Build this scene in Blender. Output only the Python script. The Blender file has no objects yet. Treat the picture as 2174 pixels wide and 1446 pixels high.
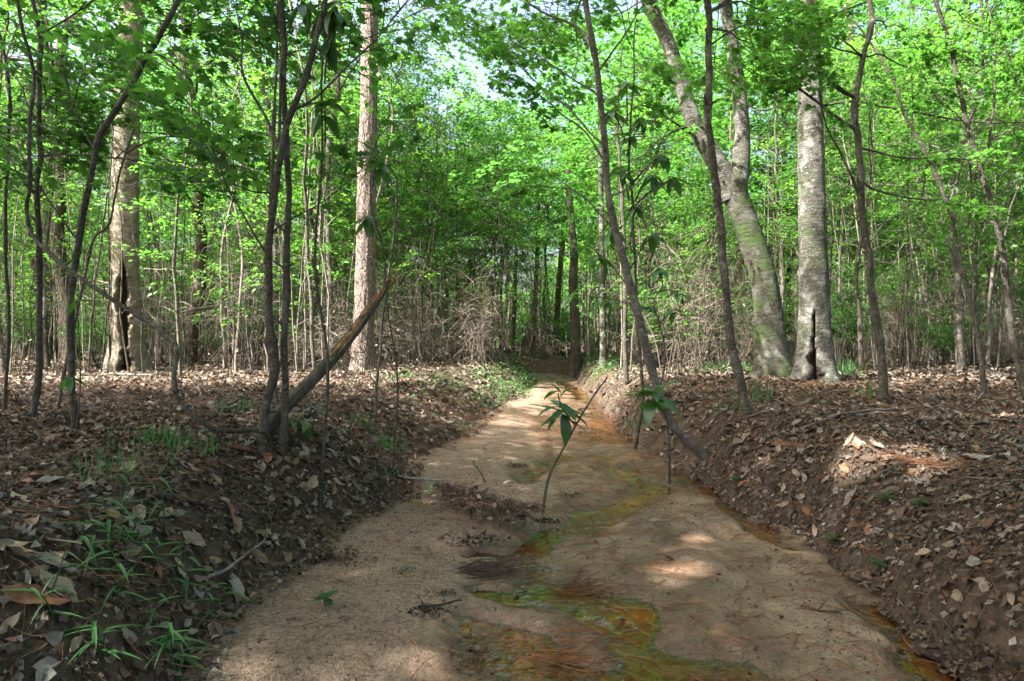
import bpy, math
import numpy as np
from mathutils import Vector, Matrix, Euler

# ------------------------------------------------------------------ camera, sky, sun, exposure
SC = bpy.context.scene
COL = SC.collection
CAM_H = 1.0
FPX = 1449.0                        # focal length in photograph pixels (24 mm on 36 mm, 2174 px wide)
cam_d = bpy.data.cameras.new('camera'); cam_d.lens = 24.0; cam_d.sensor_width = 36.0
cam_d.clip_start = 0.02; cam_d.clip_end = 1000.0
cam = bpy.data.objects.new('camera', cam_d); COL.objects.link(cam)
cam.location = (0, 0, CAM_H); cam.rotation_euler = (math.radians(90), 0, 0)
SC.camera = cam

SUN_EL = math.radians(52); SUN_AZ = math.radians(-118)      # azimuth from +Y towards +X
sdir = Vector((math.cos(SUN_EL)*math.sin(SUN_AZ), math.cos(SUN_EL)*math.cos(SUN_AZ), math.sin(SUN_EL)))
world = bpy.data.worlds.new('World'); SC.world = world; world.use_nodes = True
wn = world.node_tree
for n in list(wn.nodes): wn.nodes.remove(n)
sky = wn.nodes.new('ShaderNodeTexSky'); sky.sky_type = 'NISHITA'; sky.sun_disc = False
sky.sun_elevation = SUN_EL; sky.sun_rotation = SUN_AZ % (2*math.pi)
sky.dust_density = 9.0; sky.air_density = 1.0; sky.ozone_density = 1.0
bg = wn.nodes.new('ShaderNodeBackground'); bg.inputs['Strength'].default_value = 0.115
wo = wn.nodes.new('ShaderNodeOutputWorld')
wn.links.new(sky.outputs[0], bg.inputs[0]); wn.links.new(bg.outputs[0], wo.inputs[0])

sun_d = bpy.data.lights.new('sun', 'SUN'); sun_d.energy = 5.0; sun_d.angle = math.radians(0.55)
sun_d.color = (1.0, 0.95, 0.87)
sun = bpy.data.objects.new('sun', sun_d); COL.objects.link(sun)
sun.rotation_euler = (-sdir).to_track_quat('-Z', 'Y').to_euler()
sun.location = (-20, -5, 30)

SC.view_settings.view_transform = 'Standard'; SC.view_settings.look = 'None'
SC.view_settings.exposure = 2.6; SC.view_settings.gamma = 1.0
SC.view_settings.use_curve_mapping = False
SC.render.engine = 'CYCLES'
cy = SC.cycles
cy.max_bounces = 8; cy.diffuse_bounces = 4; cy.glossy_bounces = 3; cy.transmission_bounces = 6
cy.transparent_max_bounces = 8; cy.use_denoising = True; cy.sample_clamp_indirect = 6.0
cy.caustics_reflective = False; cy.caustics_refractive = False
cy.use_adaptive_sampling = True; cy.adaptive_threshold = 0.012

# ------------------------------------------------------------------ small numeric tools
RNG = np.random.default_rng(11)
def U(a, b, n=None): return RNG.uniform(a, b, n)
def smooth(a, b, x):
    t = np.clip((np.asarray(x, float)-a)/(b-a), 0, 1); return t*t*(3-2*t)
def _hash(i, j, k, s):
    h = i*np.uint32(374761393)+j*np.uint32(668265263)+k*np.uint32(2147483647)+np.uint32((s*1442695041) & 0xFFFFFFFF)
    h = (h ^ (h >> np.uint32(13)))*np.uint32(1274126177)
    h = (h ^ (h >> np.uint32(16)))*np.uint32(2246822519)
    return ((h ^ (h >> np.uint32(15))) & np.uint32(0xFFFFFF))*(1.0/0xFFFFFF)
def vnoise(x, y, z=0.0, s=0):
    x = np.asarray(x, float); y = np.asarray(y, float); flat = np.ndim(z) == 0
    if flat: s = s+int(z*13)
    i, j = np.floor(x), np.floor(y); fx, fy = x-i, y-j
    fx = fx*fx*(3-2*fx); fy = fy*fy*(3-2*fy)
    i, j = i.astype(np.int64).astype(np.uint32), j.astype(np.int64).astype(np.uint32)
    o = np.uint32(1)
    def lay(k):
        a = _hash(i, j, k, s); b = _hash(i+o, j, k, s); c = _hash(i, j+o, k, s); d = _hash(i+o, j+o, k, s)
        return (a+(b-a)*fx)*(1-fy)+(c+(d-c)*fx)*fy
    if flat: return lay(np.zeros(1, np.uint32))*2-1
    z = np.asarray(z, float); k = np.floor(z); fz = z-k; fz = fz*fz*(3-2*fz); k = k.astype(np.int64).astype(np.uint32)
    return (lay(k)*(1-fz)+lay(k+o)*fz)*2-1
def fbm(x, y, z=0.0, s=0, oct=3):
    r, a, f = 0, 1.0, 1.0
    for o in range(oct):
        r = r + a*vnoise(np.asarray(x)*f, np.asarray(y)*f, z*f, s+o*17); a *= .5; f *= 2.03
    return r
def nrm(v):
    v = np.asarray(v, float); return v/np.maximum(np.linalg.norm(v, axis=-1, keepdims=True), 1e-9)
def catmull(P, n):
    P = np.asarray(P, float)
    if len(P) == 2: return P[0]+(P[1]-P[0])*np.linspace(0, 1, n)[:, None]
    Q = np.vstack([2*P[0]-P[1], P, 2*P[-1]-P[-2]])
    seg = np.linalg.norm(np.diff(P, axis=0), axis=1); cum = np.concatenate([[0], np.cumsum(seg)])
    u = np.linspace(0, cum[-1], n); k = np.clip(np.searchsorted(cum, u, 'right')-1, 0, len(P)-2)
    t = ((u-cum[k])/np.maximum(seg[k], 1e-9))[:, None]
    p0, p1, p2, p3 = Q[k], Q[k+1], Q[k+2], Q[k+3]
    return .5*((2*p1)+(-p0+p2)*t+(2*p0-5*p1+4*p2-p3)*t**2+(-p0+3*p1-3*p2+p3)*t**3)

# ------------------------------------------------------------------ terrain
_YL = [-9, -2, 1.5, 2.0, 2.35, 2.92, 3.32, 3.74, 4.3, 5.43, 6.53, 8.68, 11.4, 15.75, 17.7, 19]
_XL = [-.3, -.7, -.85, -.84, -.854, -.80, -.783, -.62, -.58, -.60, -.35, -.15, .30, .66, .60, .3]
_YR = [-9, -2, 1.5, 2, 2.556, 3.14, 3.56, 4.06, 4.88, 5.53, 6.53, 8.68, 10.6, 14.9, 18.1, 19]
_XR = [1.9, 1.4, 1.2, 1.25, 1.36, 1.37, 1.33, 1.325, 1.30, 1.24, 1.14, 1.25, 1.30, 1.47, 1.66, 1.75]
_BEND = np.array([(1.05, 18.0), (.55, 19.3), (-1.2, 20.2), (-4, 20.6), (-9, 20.2), (-20, 23)], float)
def cap_dist(x, y, poly):
    best = np.full(np.shape(x), 1e9); 
    for (a, b) in zip(poly[:-1], poly[1:]):
        ax, ay = a[0], a[1]; dx, dy = b[0]-ax, b[1]-ay
        t = np.clip(((x-ax)*dx+(y-ay)*dy)/(dx*dx+dy*dy+1e-12), 0, 1)
        best = np.minimum(best, np.hypot(x-ax-t*dx, y-ay-t*dy))
    return best
def sdist(x, y):
    """signed distance outside the sandy channel (negative inside)"""
    x = np.asarray(x, float); y = np.asarray(y, float)
    w = .05*fbm(x*1.7, y*1.7, 0, 3, 3)*np.clip(y*.3+.4, .4, 1)
    xl = np.interp(y, _YL, _XL); xr = np.interp(y, _YR, _XR)
    s1 = np.maximum(np.maximum(xl-x, x-xr), (y-18.3))
    s2 = cap_dist(x, y, _BEND)-.72
    return np.minimum(s1, s2)+w
def H(x, y):
    x = np.asarray(x, float); y = np.asarray(y, float)
    s = sdist(x, y)
    left = x < (np.interp(y, _YL, _XL)+np.interp(y, _YR, _XR))/2
    wl = np.interp(y, [-5, 1, 2.5, 4, 6, 9, 13, 17], [1.0, .8, .75, .75, 1.2, 1.7, 1.3, .6])
    wr = np.interp(y, [-5, 1, 3, 5, 9, 14, 18], [.7, .62, .55, .55, .6, .5, .35])
    w = np.where(left, wl, wr)*(1+.25*fbm(x*.9, y*.9, 5, 9, 2))
    w = np.where(y > 18.8, .45+.2*fbm(x*1.3, y*1.3, 0, 8, 2), w)
    B = .45+.06*fbm(x*.22, y*.22, 2, 21, 3)+.0006*np.clip(y-8, 0, 60)
    t = np.clip(s/w, 0, 1)
    pr = 1-(1-t)**1.85
    z = -.07+(B+.07)*np.where(s > 0, pr, 0)
    rough = smooth(0, .25, s)
    near = 1/(1+np.maximum(y, 0)*.08)
    z = z+rough*(.030*fbm(x*2.3, y*2.3, 1, 31, 3)+.013*fbm(x*9, y*9, 0, 41, 2)*near)
    # small spoil mound on the right bank and lumpy lip on the left bank
    z = z+.09*np.exp(-(((x-1.78)/.2)**2+((y-3.55)/.16)**2))
    z = z+.06*np.exp(-(((x+1.25)/.35)**2+((y-3.75)/.25)**2))
    return z
def Hf(x, y): return float(H(np.array([x]), np.array([y]))[0])

_RIV = [[(1285, 875, .2), (1300, 940, .19)],
        [(1430, 990, .07), (1500, 1035, .08), (1570, 1085, .08), (1640, 1138, .07), (1705, 1180, .04)],
        [(1262, 972, .07), (1320, 1005, .11), (1385, 1045, .10), (1340, 1080, .11), (1250, 1105, .12), (1170, 1150, .12), (1090, 1185, .09), (1010, 1190, .05)],
        [(1120, 1030, .11), (1150, 1000, .09), (1185, 970, .08)],
        [(1035, 1250, .06), (1150, 1262, .10), (1260, 1290, .13), (1310, 1340, .11), (1390, 1400, .12), (1480, 1446, .11), (1600, 1540, .13), (1700, 1800, .16)],
        [(1050, 1325, .07), (1055, 1395, .16), (1120, 1435, .12), (1260, 1446, .07), (1390, 1420, .06)],
        [(1090, 1185, .07), (1140, 1225, .05), (1150, 1262, .07)],
        [(1850, 1300, .08), (1960, 1400, .11), (2080, 1480, .14)],
        [(1190, 812, .16), (1230, 835, .12), (1270, 868, .13)]]
def gp(px, py, z=0.0):
    d = (CAM_H-z)*FPX/(py-723.0); return ((px-1087)/FPX*d, d)
RIV = [np.array([(*gp(a, b), r) for a, b, r in q]) for q in _RIV]
def sandz(x, y):
    x = np.asarray(x, float); y = np.asarray(y, float)
    xl = np.interp(y, _YL, _XL); xr = np.interp(y, _YR, _XR)
    u = (x-xl)/(xr-xl)
    base = .017+.011*fbm(x*1.1, y*1.1, 3, 51, 3)+.006*fbm(x*5, y*3.5, 0, 53, 3)+.0016*fbm(x*14, y*14, 0, 57, 2)+(.0012+.0032*smooth(.55, .3, u))*fbm(x*38, y*38, 0, 59, 2)*smooth(7, 4, y)
    base = base+.0055*np.tanh(6*fbm(x*2.4, y*1.7, 0, 81, 2))+.004*np.tanh(5*fbm(x*6+2, y*3, 0, 83, 2))
    base = base+.050*smooth(.42, .05, u)*smooth(1.2, 2.2, y)*(1-.6*smooth(9, 14, y))+.016*smooth(.55, .8, u)*smooth(5.0, 3.8, y)
    m = np.zeros_like(base)
    wx = x+.07*fbm(x*4, y*4, 0, 61, 3); wy = y+.07*fbm(x*4, y*4, 9, 63, 3)
    for q in RIV:
        for a, b in zip(q[:-1], q[1:]):
            dx, dy = b[0]-a[0], b[1]-a[1]
            t = np.clip(((wx-a[0])*dx+(wy-a[1])*dy)/(dx*dx+dy*dy+1e-12), 0, 1)
            dd = np.hypot(wx-a[0]-t*dx, wy-a[1]-t*dy); r = a[2]+(b[2]-a[2])*t
            m = np.maximum(m, smooth(1.75, .35, dd/r))
    return base*(1-m)+m*(-.016+.013*fbm(x*6, y*6, 0, 71, 3))
def surf(x, y):
    return np.maximum(H(x, y), np.where(sdist(x, y) < .2, sandz(x, y), -9))

_HD = np.geomspace(.7, 60, 260)
def hit(px, py, sand=True):
    d = _HD
    for _ in range(3):
        x = (px-1087)/FPX*d; z = CAM_H-(py-723)/FPX*d
        g = surf(x, d); k = int(np.argmax(z <= g))
        if z[k] > g[k]: k = len(d)-1
        if k == 0: r = (x[0], d[0], g[0]); break
        r = (x[k], d[k], g[k]); d = np.linspace(d[k-1], d[k], 12)
    return np.array(r)
def W(px, py, d): return np.array([(px-1087)/FPX*d, d, CAM_H-(py-723)/FPX*d])

# ------------------------------------------------------------------ mesh collector
class MB:
    def __init__(s): s.V = []; s.T = []; s.Q = []; s.n = 0; s.tint = []; s.col = []
    def add(s, V, F, tint=.5, col=None):
        V = np.asarray(V, float); F = np.asarray(F, np.int64)
        (s.T if F.shape[1] == 3 else s.Q).append(F+s.n)
        s.V.append(V); s.tint.append(np.broadcast_to(np.asarray(tint, float), (len(V),)))
        s.col.append(np.broadcast_to(np.asarray((1, 1, 1) if col is None else col, float), (len(V), 3)))
        s.n += len(V); return s
    def mesh(s, name, smooth_shade=True):
        me = bpy.data.meshes.new(name)
        V = np.concatenate(s.V) if s.V else np.zeros((0, 3))
        T = np.concatenate(s.T) if s.T else np.zeros((0, 3), np.int64)
        Q = np.concatenate(s.Q) if s.Q else np.zeros((0, 4), np.int64)
        me.vertices.add(len(V)); me.vertices.foreach_set('co', V.astype(np.float32).ravel())
        li = np.concatenate([T.ravel(), Q.ravel()]).astype(np.int32)
        me.loops.add(len(li)); me.loops.foreach_set('vertex_index', li)
        me.polygons.add(len(T)+len(Q))
        ls = np.concatenate([np.arange(len(T))*3, len(T)*3+np.arange(len(Q))*4]).astype(np.int32)
        me.polygons.foreach_set('loop_start', ls)
        if smooth_shade: me.polygons.foreach_set('use_smooth', np.ones(len(ls), bool))
        me.update(calc_edges=True)
        a = me.attributes.new('tint', 'FLOAT', 'POINT'); a.data.foreach_set('value', np.concatenate(s.tint).astype(np.float32))
        c = np.concatenate(s.col)
        if not np.all(c == 1):
            a = me.attributes.new('col', 'FLOAT_COLOR', 'POINT')
            a.data.foreach_set('color', np.hstack([c, np.ones((len(c), 1))]).astype(np.float32).ravel())
        return me

def frames(P):
    P = np.asarray(P, float); T = nrm(np.gradient(P, axis=0))
    up = np.array([0, 0, 1.0]) if abs(T[0, 2]) < .8 else np.array([0, -1.0, 0])
    n = nrm(up-T[0]*np.dot(up, T[0])); N = [n]
    for i in range(1, len(P)):
        n = n-T[i]*np.dot(n, T[i]); n = n/max(np.linalg.norm(n), 1e-9); N.append(n)
    N = np.array(N); return T, N, np.cross(T, N)
_QC = {}
def ring_faces(n, k):
    if (n, k) not in _QC:
        i = np.arange(n-1)[:, None]*k; j = np.arange(k)[None, :]; j2 = (j+1) % k
        _QC[(n, k)] = np.stack([i+j, i+j2, i+k+j2, i+k+j], -1).reshape(-1, 4)
    return _QC[(n, k)]
def tube(mb, P, R, k=6, tint=.5, col=None, bump=0.0, seed=0, cap=True):
    P = np.asarray(P, float); n = len(P); R = np.broadcast_to(np.asarray(R, float), (n,))
    T, N, B = frames(P); a = np.arange(k)*2*math.pi/k
    r = R[:, None]*np.ones((1, k))
    if bump:
        r = r*(1+bump*fbm(np.cos(a)[None, :]*1.3+seed, np.sin(a)[None, :]*1.3, np.linspace(0, n*.6, n)[:, None], seed, 2))
    V = P[:, None, :]+r[..., None]*(np.cos(a)[None, :, None]*N[:, None, :]+np.sin(a)[None, :, None]*B[:, None, :])
    mb.add(V.reshape(-1, 3), ring_faces(n, k), tint, col)
    if cap:
        for e, o in ((0, 0), (n-1, (n-1)*k)):
            ids = np.arange(k); c = np.vstack([V[e], P[e]])
            f = np.stack([ids, (ids+1) % k, np.full(k, k)], -1)
            mb.add(c, f if e else f[:, ::-1], tint, col)
def wiggle(P, amp, seed):
    P = np.asarray(P, float); n = len(P)
    a = np.concatenate([[0], np.cumsum(np.linalg.norm(np.diff(P, axis=0), axis=1))]); t = a*max(1.8, 2.2/max(a[-1], .01))
    o = np.stack([fbm(t, np.full(n, seed*1.7), 0, 5, 2), fbm(t, np.full(n, seed*2.3), 0, 6, 2), fbm(t, np.full(n, seed*.9), 0, 7, 2)], -1)
    return P+amp*(o-o[:1])*np.minimum(a/max(a[-1]*.15, .01), 1)[:, None]

# leaf templates: (verts, faces)
def T_diamond(w=.30): 
    return np.array([(0, 0, 0), (-w, .45, .06), (0, 1, -.04), (w, .45, .06)]), np.array([(0, 2, 1), (0, 3, 2)])
def T_ovate(w=.27):
    return (np.array([(0, 0, 0), (-w, .32, .07), (-w*.75, .68, .05), (0, 1, -.10), (w*.75, .68, .05), (w, .32, .07), (0, .5, -.01)]),
            np.array([(0, 6, 1), (1, 6, 2), (2, 6, 3), (3, 6, 4), (4, 6, 5), (5, 6, 0)]))
def T_maple():
    o = [(0, 0, 0), (.50, .16, -.09), (.27, .36, .02), (.50, .68, -.08), (.17, .60, .03), (0, 1, -.10)]
    o = o+[(-x, y, z) for x, y, z in o[4:0:-1]]
    V = np.array([(0, .40, .03)]+o); k = len(o)
    return V, np.array([(0, 1+i, 1+(i+1) % k) for i in range(k)])
def T_lobed():
    o = [(0, 0, 0), (.16, .14, .05), (.10, .26, .0), (.30, .42, .07), (.13, .52, 0), (.26, .74, .05), (.08, .80, 0), (0, 1, -.08)]
    o = o+[(-x*.92, y+.03, z) for x, y, z in o[6:0:-1]]; V = np.array([(0, .45, -.02)]+o); k = len(o)
    return V, np.array([(0, 1+i, 1+(i+1) % k) for i in range(k)])
def T_torn():
    return (np.array([(0, 0, 0), (-.27, .3, .09), (-.2, .62, .03), (-.05, .58, -.02), (.02, .78, .06), (.16, .66, -.03), (.25, .33, .10), (0, .35, 0)]),
            np.array([(0, 7, 1), (1, 7, 2), (2, 7, 3), (3, 7, 4), (4, 7, 5), (5, 7, 6), (6, 7, 0)]))
def leaves(mb, pos, d, n, size, tmpl, tint, wscale=1.0, curl=None, col=None):
    V, F = tmpl; pos = np.asarray(pos, float); N = len(pos); m = len(V)
    if N == 0: return
    d = nrm(d); x = nrm(np.cross(d, n)); z = np.cross(x, d)
    size = np.broadcast_to(np.asarray(size, float), (N,)); ws = np.broadcast_to(np.asarray(wscale, float), (N,))
    vz = np.broadcast_to(V[None, :, 2], (N, m)).copy()
    if curl is not None:
        c = np.asarray(curl, float)
        vz = vz+c[:, 0:1]*(V[None, :, 1]-.5)**2+c[:, 1:2]*np.abs(V[None, :, 0])*1.5+c[:, 2:3]*V[None, :, 0]*(V[None, :, 1]-.5)*3
    P = pos[:, None, :]+size[:, None, None]*(V[None, :, 0:1]*ws[:, None, None]*x[:, None, :]+V[None, :, 1:2]*d[:, None, :]+vz[..., None]*z[:, None, :])
    Fa = (F[None]+(np.arange(N)*m)[:, None, None]).reshape(-1, F.shape[1])
    tint = np.repeat(np.broadcast_to(np.asarray(tint, float), (N,)), m)
    if col is not None: col = np.repeat(col, m, axis=0)
    mb.add(P.reshape(-1, 3), Fa, tint, col)
def spray_leaves(O, D, L, per, flat=.16, wid=.42):
    """leaf stations on flattened fan-shaped sprays; returns pos, dir, normal"""
    O = np.asarray(O, float); N = len(O); D = nrm(D); L = np.broadcast_to(np.asarray(L, float), (N,))
    up = np.array([0, 0, 1.0])
    S = nrm(np.cross(D, up+RNG.normal(0, .12, (N, 3)))); Z = np.cross(S, D)
    t = np.sqrt(U(0.03, 1, (N, per))); s = U(-1, 1, (N, per))
    s = np.sign(s)*np.abs(s)**.8
    wd = wid*np.sin(np.clip(t, 0, 1)*2.6+.3)
    zz = RNG.normal(0, flat, (N, per))*.35-.22*t**2-.10*s**2
    p = O[:, None]+L[:, None, None]*(t[..., None]*D[:, None]+(s*wd)[..., None]*S[:, None]+zz[..., None]*Z[:, None])
    ang = s*1.1+RNG.normal(0, .45, (N, per))
    d = np.cos(ang)[..., None]*D[:, None]+np.sin(ang)[..., None]*S[:, None]+RNG.normal(0, .18, (N, per, 3))
    d[..., 2] -= .18
    n = up+RNG.normal(0, .38, (N, per, 3))
    return p.reshape(-1, 3), d.reshape(-1, 3), n.reshape(-1, 3)

# ------------------------------------------------------------------ object helpers
def ob(name, me, parent=None, loc=(0, 0, 0)):
    o = bpy.data.objects.new(name, me); COL.objects.link(o); o.location = loc
    if parent is not None: o.parent = parent
    return o
def tag(o, label=None, cat=None, group=None, kind=None):
    if label: o['label'] = label
    if cat: o['category'] = cat
    if group: o['group'] = group
    if kind: o['kind'] = kind
    return o
def thing(name, label, cat, loc=(0, 0, 0), group=None):
    return tag(ob(name, None, None, loc), label, cat, group)
def part(name, mb, mat, parent, shade=True, world=True, kind=None):
    """world: collector holds world coordinates; they are moved into the parent's frame"""
    if world and parent is not None:
        off = np.array(parent.location)
        p = parent.parent
        while p is not None: off = off+np.array(p.location); p = p.parent
        mb.V = [v-off for v in mb.V]
    me = mb.mesh(name, shade); me.materials.append(mat)
    o = ob(name, me, parent)
    if kind: o['kind'] = kind
    return o
def copy_tree(o, parent=None):
    c = o.copy(); COL.objects.link(c); c.parent = parent
    for ch in o.children: 
        k = ch.copy(); COL.objects.link(k); k.parent = c
        for g in ch.children:
            q = g.copy(); COL.objects.link(q); q.parent = k
    return c

# ------------------------------------------------------------------ materials
class NT:
    def __init__(s, name):
        s.m = bpy.data.materials.new(name); s.m.use_nodes = True; s.t = s.m.node_tree
        for n in list(s.t.nodes): s.t.nodes.remove(n)
        s.out = s.t.nodes.new('ShaderNodeOutputMaterial')
    def n(s, typ, **kw):
        x = s.t.nodes.new(typ)
        for k, v in kw.items():
            if k.startswith('i_'):
                key = k[2:].replace('_', ' ')
                x.inputs[key].default_value = v
            else: setattr(x, k, v)
        return x
    def l(s, a, b): s.t.links.new(a, b)
    def mix(s, f, a, b, blend='MIX'):
        x = s.t.nodes.new('ShaderNodeMix'); x.data_type = 'RGBA'; x.blend_type = blend
        for sock, v in ((x.inputs[0], f), (x.inputs[6], a), (x.inputs[7], b)):
            if hasattr(v, 'is_output') or isinstance(v, bpy.types.NodeSocket): s.l(v, sock)
            elif isinstance(v, (int, float)): sock.default_value = v
            else: sock.default_value = (*v, 1) if len(v) == 3 else v
        return x.outputs[2]
    def ramp(s, f, stops):
        x = s.t.nodes.new('ShaderNodeValToRGB'); e = x.color_ramp.elements
        while len(e) < len(stops): e.new(.5)
        for el, (p, c) in zip(e, stops):
            el.position = p; el.color = (c, c, c, 1) if isinstance(c, (int, float)) else (*c, 1)
        s.l(f, x.inputs[0]); return x.outputs[0]
    def noise(s, vec, scale, detail=4, rough=.55, dist=0.0):
        x = s.n('ShaderNodeTexNoise', i_Scale=scale, i_Detail=detail, i_Roughness=rough, i_Distortion=dist)
        if vec is not None: s.l(vec, x.inputs['Vector'])
        return x.outputs['Fac']
    def math(s, op, a, b=None, clamp=False):
        x = s.t.nodes.new('ShaderNodeMath'); x.operation = op; x.use_clamp = clamp
        for i, v in enumerate((a, b)):
            if v is None: continue
            if isinstance(v, (int, float)): x.inputs[i].default_value = v
            else: s.l(v, x.inputs[i])
        return x.outputs[0]
    def mapping(s, vec, scale):
        x = s.n('ShaderNodeMapping'); x.inputs['Scale'].default_value = scale; s.l(vec, x.inputs['Vector']); return x.outputs[0]
    def bump(s, h, strength, dist=.01):
        x = s.n('ShaderNodeBump', i_Strength=strength, i_Distance=dist); s.l(h, x.inputs['Height']); return x.outputs[0]

def leaf_mat(name, dark, light, trans, fac=.45, rough=.5, spec=.35, objvar=.8, vein=False):
    t = NT(name)
    at = t.n('ShaderNodeAttribute', attribute_name='tint'); oi = t.n('ShaderNodeObjectInfo')
    f = t.math('ADD', at.outputs['Fac'], t.math('MULTIPLY', t.math('SUBTRACT', oi.outputs['Random'], .5), objvar), True)
    c = t.mix(f, dark, light); tr = t.mix(f, [x*.75 for x in trans], [min(1, x*1.25) for x in trans])
    if vein:
        tc = t.n('ShaderNodeTexCoord'); nz = t.noise(tc.outputs['Object'], 40, 3)
        c = t.mix(t.math('MULTIPLY', nz, .5), c, [x*.55 for x in dark])
    p = t.n('ShaderNodeBsdfPrincipled', i_Roughness=rough); p.inputs['Specular IOR Level'].default_value = spec
    t.l(c, p.inputs['Base Color'])
    tl = t.n('ShaderNodeBsdfTranslucent'); t.l(tr, tl.inputs['Color'])
    mx = t.n('ShaderNodeMixShader', i_Fac=fac); t.l(p.outputs[0], mx.inputs[1]); t.l(tl.outputs[0], mx.inputs[2])
    t.l(mx.outputs[0], t.out.inputs['Surface']); return t.m
M = {}
M['leaf'] = leaf_mat('leaf_green', (.035, .10, .012), (.075, .17, .022), (.115, .33, .036), .47)
M['leaf_yellow'] = leaf_mat('leaf_yellow_green', (.055, .13, .015), (.11, .21, .03), (.18, .41, .045), .48)
M['leaf_far'] = leaf_mat('leaf_far', (.035, .105, .018), (.07, .17, .03), (.11, .33, .05), .47)
M['leaf_maple'] = leaf_mat('leaf_maple', (.03, .095, .012), (.06, .15, .02), (.12, .33, .04), .48)
M['leaf_magnolia'] = leaf_mat('leaf_magnolia', (.03, .09, .03), (.075, .18, .05), (.10, .28, .03), .3, .34, .5, .5, True)
M['leaf_shrub'] = leaf_mat('leaf_shrub', (.03, .075, .02), (.06, .12, .03), (.10, .28, .04), .4)
M['grass'] = leaf_mat('grass_blade', (.02, .075, .02), (.05, .145, .035), (.08, .27, .05), .4, .45, .4, .4)
M['cover'] = leaf_mat('ground_cover_leaf', (.022, .07, .018), (.055, .135, .03), (.08, .24, .04), .35)
M['needle_green'] = leaf_mat('needle_green', (.03, .07, .02), (.07, .12, .03), (.08, .2, .04), .3)

def attr_mat(name, rough=.8, spec=.2, trans=0.0, bump=.3, var=.45, scale=60):
    """colour from the piece's own col attribute, mottled"""
    t = NT(name); at = t.n('ShaderNodeAttribute', attribute_name='col'); tc = t.n('ShaderNodeTexCoord')
    nz = t.noise(tc.outputs['Object'], scale, 4)
    c = t.mix(t.ramp(nz, [(.3, 1), (.7, 0)]), at.outputs['Color'], t.mix(1.0, at.outputs['Color'], (1-var, 1-var, 1-var), 'MULTIPLY'))
    p = t.n('ShaderNodeBsdfPrincipled', i_Roughness=rough); p.inputs['Specular IOR Level'].default_value = spec
    t.l(c, p.inputs['Base Color']); t.l(t.bump(nz, bump, .004), p.inputs['Normal'])
    if trans:
        tl = t.n('ShaderNodeBsdfTranslucent'); t.l(c, tl.inputs['Color'])
        mx = t.n('ShaderNodeMixShader', i_Fac=trans); t.l(p.outputs[0], mx.inputs[1]); t.l(tl.outputs[0], mx.inputs[2])
        t.l(mx.outputs[0], t.out.inputs['Surface'])
    else: t.l(p.outputs[0], t.out.inputs['Surface'])
    return t.m
M['litter'] = attr_mat('litter', .75, .25, .12, .4)
M['needle'] = attr_mat('pine_needle_dead', .6, .3, 0, .0, .3, 20)
M['twig'] = attr_mat('dead_twig', .85, .15, 0, .5, .5, 40)

def fallen_mat():
    t = NT('fallen_leaf'); oi = t.n('ShaderNodeObjectInfo'); tc = t.n('ShaderNodeTexCoord')
    nz = t.noise(tc.outputs['Object'], 55, 5); big = t.noise(tc.outputs['Object'], 14, 3)
    c = t.mix(t.ramp(nz, [(.35, 0), (.7, .55)]), oi.outputs['Color'], t.mix(1.0, oi.outputs['Color'], (.45, .38, .33), 'MULTIPLY'))
    c = t.mix(t.ramp(big, [(.55, 0), (.75, .6)]), c, (.05, .04, .03))
    p = t.n('ShaderNodeBsdfPrincipled', i_Roughness=.62); p.inputs['Specular IOR Level'].default_value = .35
    t.l(c, p.inputs['Base Color']); t.l(t.bump(nz, .5, .003), p.inputs['Normal'])
    tl = t.n('ShaderNodeBsdfTranslucent'); t.l(c, tl.inputs['Color'])
    mx = t.n('ShaderNodeMixShader', i_Fac=.12); t.l(p.outputs[0], mx.inputs[1]); t.l(tl.outputs[0], mx.inputs[2])
    t.l(mx.outputs[0], t.out.inputs['Surface']); return t.m
M['fallen'] = fallen_mat()

def soil_mat():
    t = NT('forest_soil'); tc = t.n('ShaderNodeTexCoord'); g = t.n('ShaderNodeNewGeometry'); P = g.outputs['Position']
    a = t.noise(P, 3.0, 5, .6); b = t.noise(P, 28, 5, .65); c = t.noise(P, 110, 3, .6)
    vo = t.n('ShaderNodeTexVoronoi', i_Scale=17.0); t.l(P, vo.inputs['Vector'])
    flake = t.ramp(t.noise(P, 45, 3), [(.0, (.018, .014, .011)), (.42, (.036, .028, .021)), (.58, (.070, .054, .041)), (.75, (.13, .104, .080))])
    col = t.mix(t.ramp(a, [(.35, 0), (.65, 1)]), flake, t.mix(b, (.022, .017, .013), (.066, .049, .036)))
    vt = t.n('ShaderNodeSeparateColor'); t.l(vo.outputs['Color'], vt.inputs[0])
    col = t.mix(t.math('MULTIPLY', t.ramp(vt.outputs[0], [(.5, 0), (.55, 1)]), .6), col, t.mix(vt.outputs[1], (.12, .085, .06), (.07, .04, .027)))
    at = t.n('ShaderNodeAttribute', attribute_name='tint')          # bare sandy earth low on the banks
    col = t.mix(t.math('MULTIPLY', at.outputs['Fac'], t.ramp(b, [(.35, .35), (.6, 1)])), col, t.mix(b, (.06, .044, .033), (.12, .088, .064)))
    p = t.n('ShaderNodeBsdfPrincipled', i_Roughness=.9); p.inputs['Specular IOR Level'].default_value = .15
    h = t.math('ADD', t.math('MULTIPLY', b, .7), t.math('MULTIPLY', c, .4))
    t.l(col, p.inputs['Base Color']); t.l(t.bump(h, .9, .03), p.inputs['Normal'])
    t.l(p.outputs[0], t.out.inputs['Surface']); return t.m
M['soil'] = soil_mat()
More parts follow.
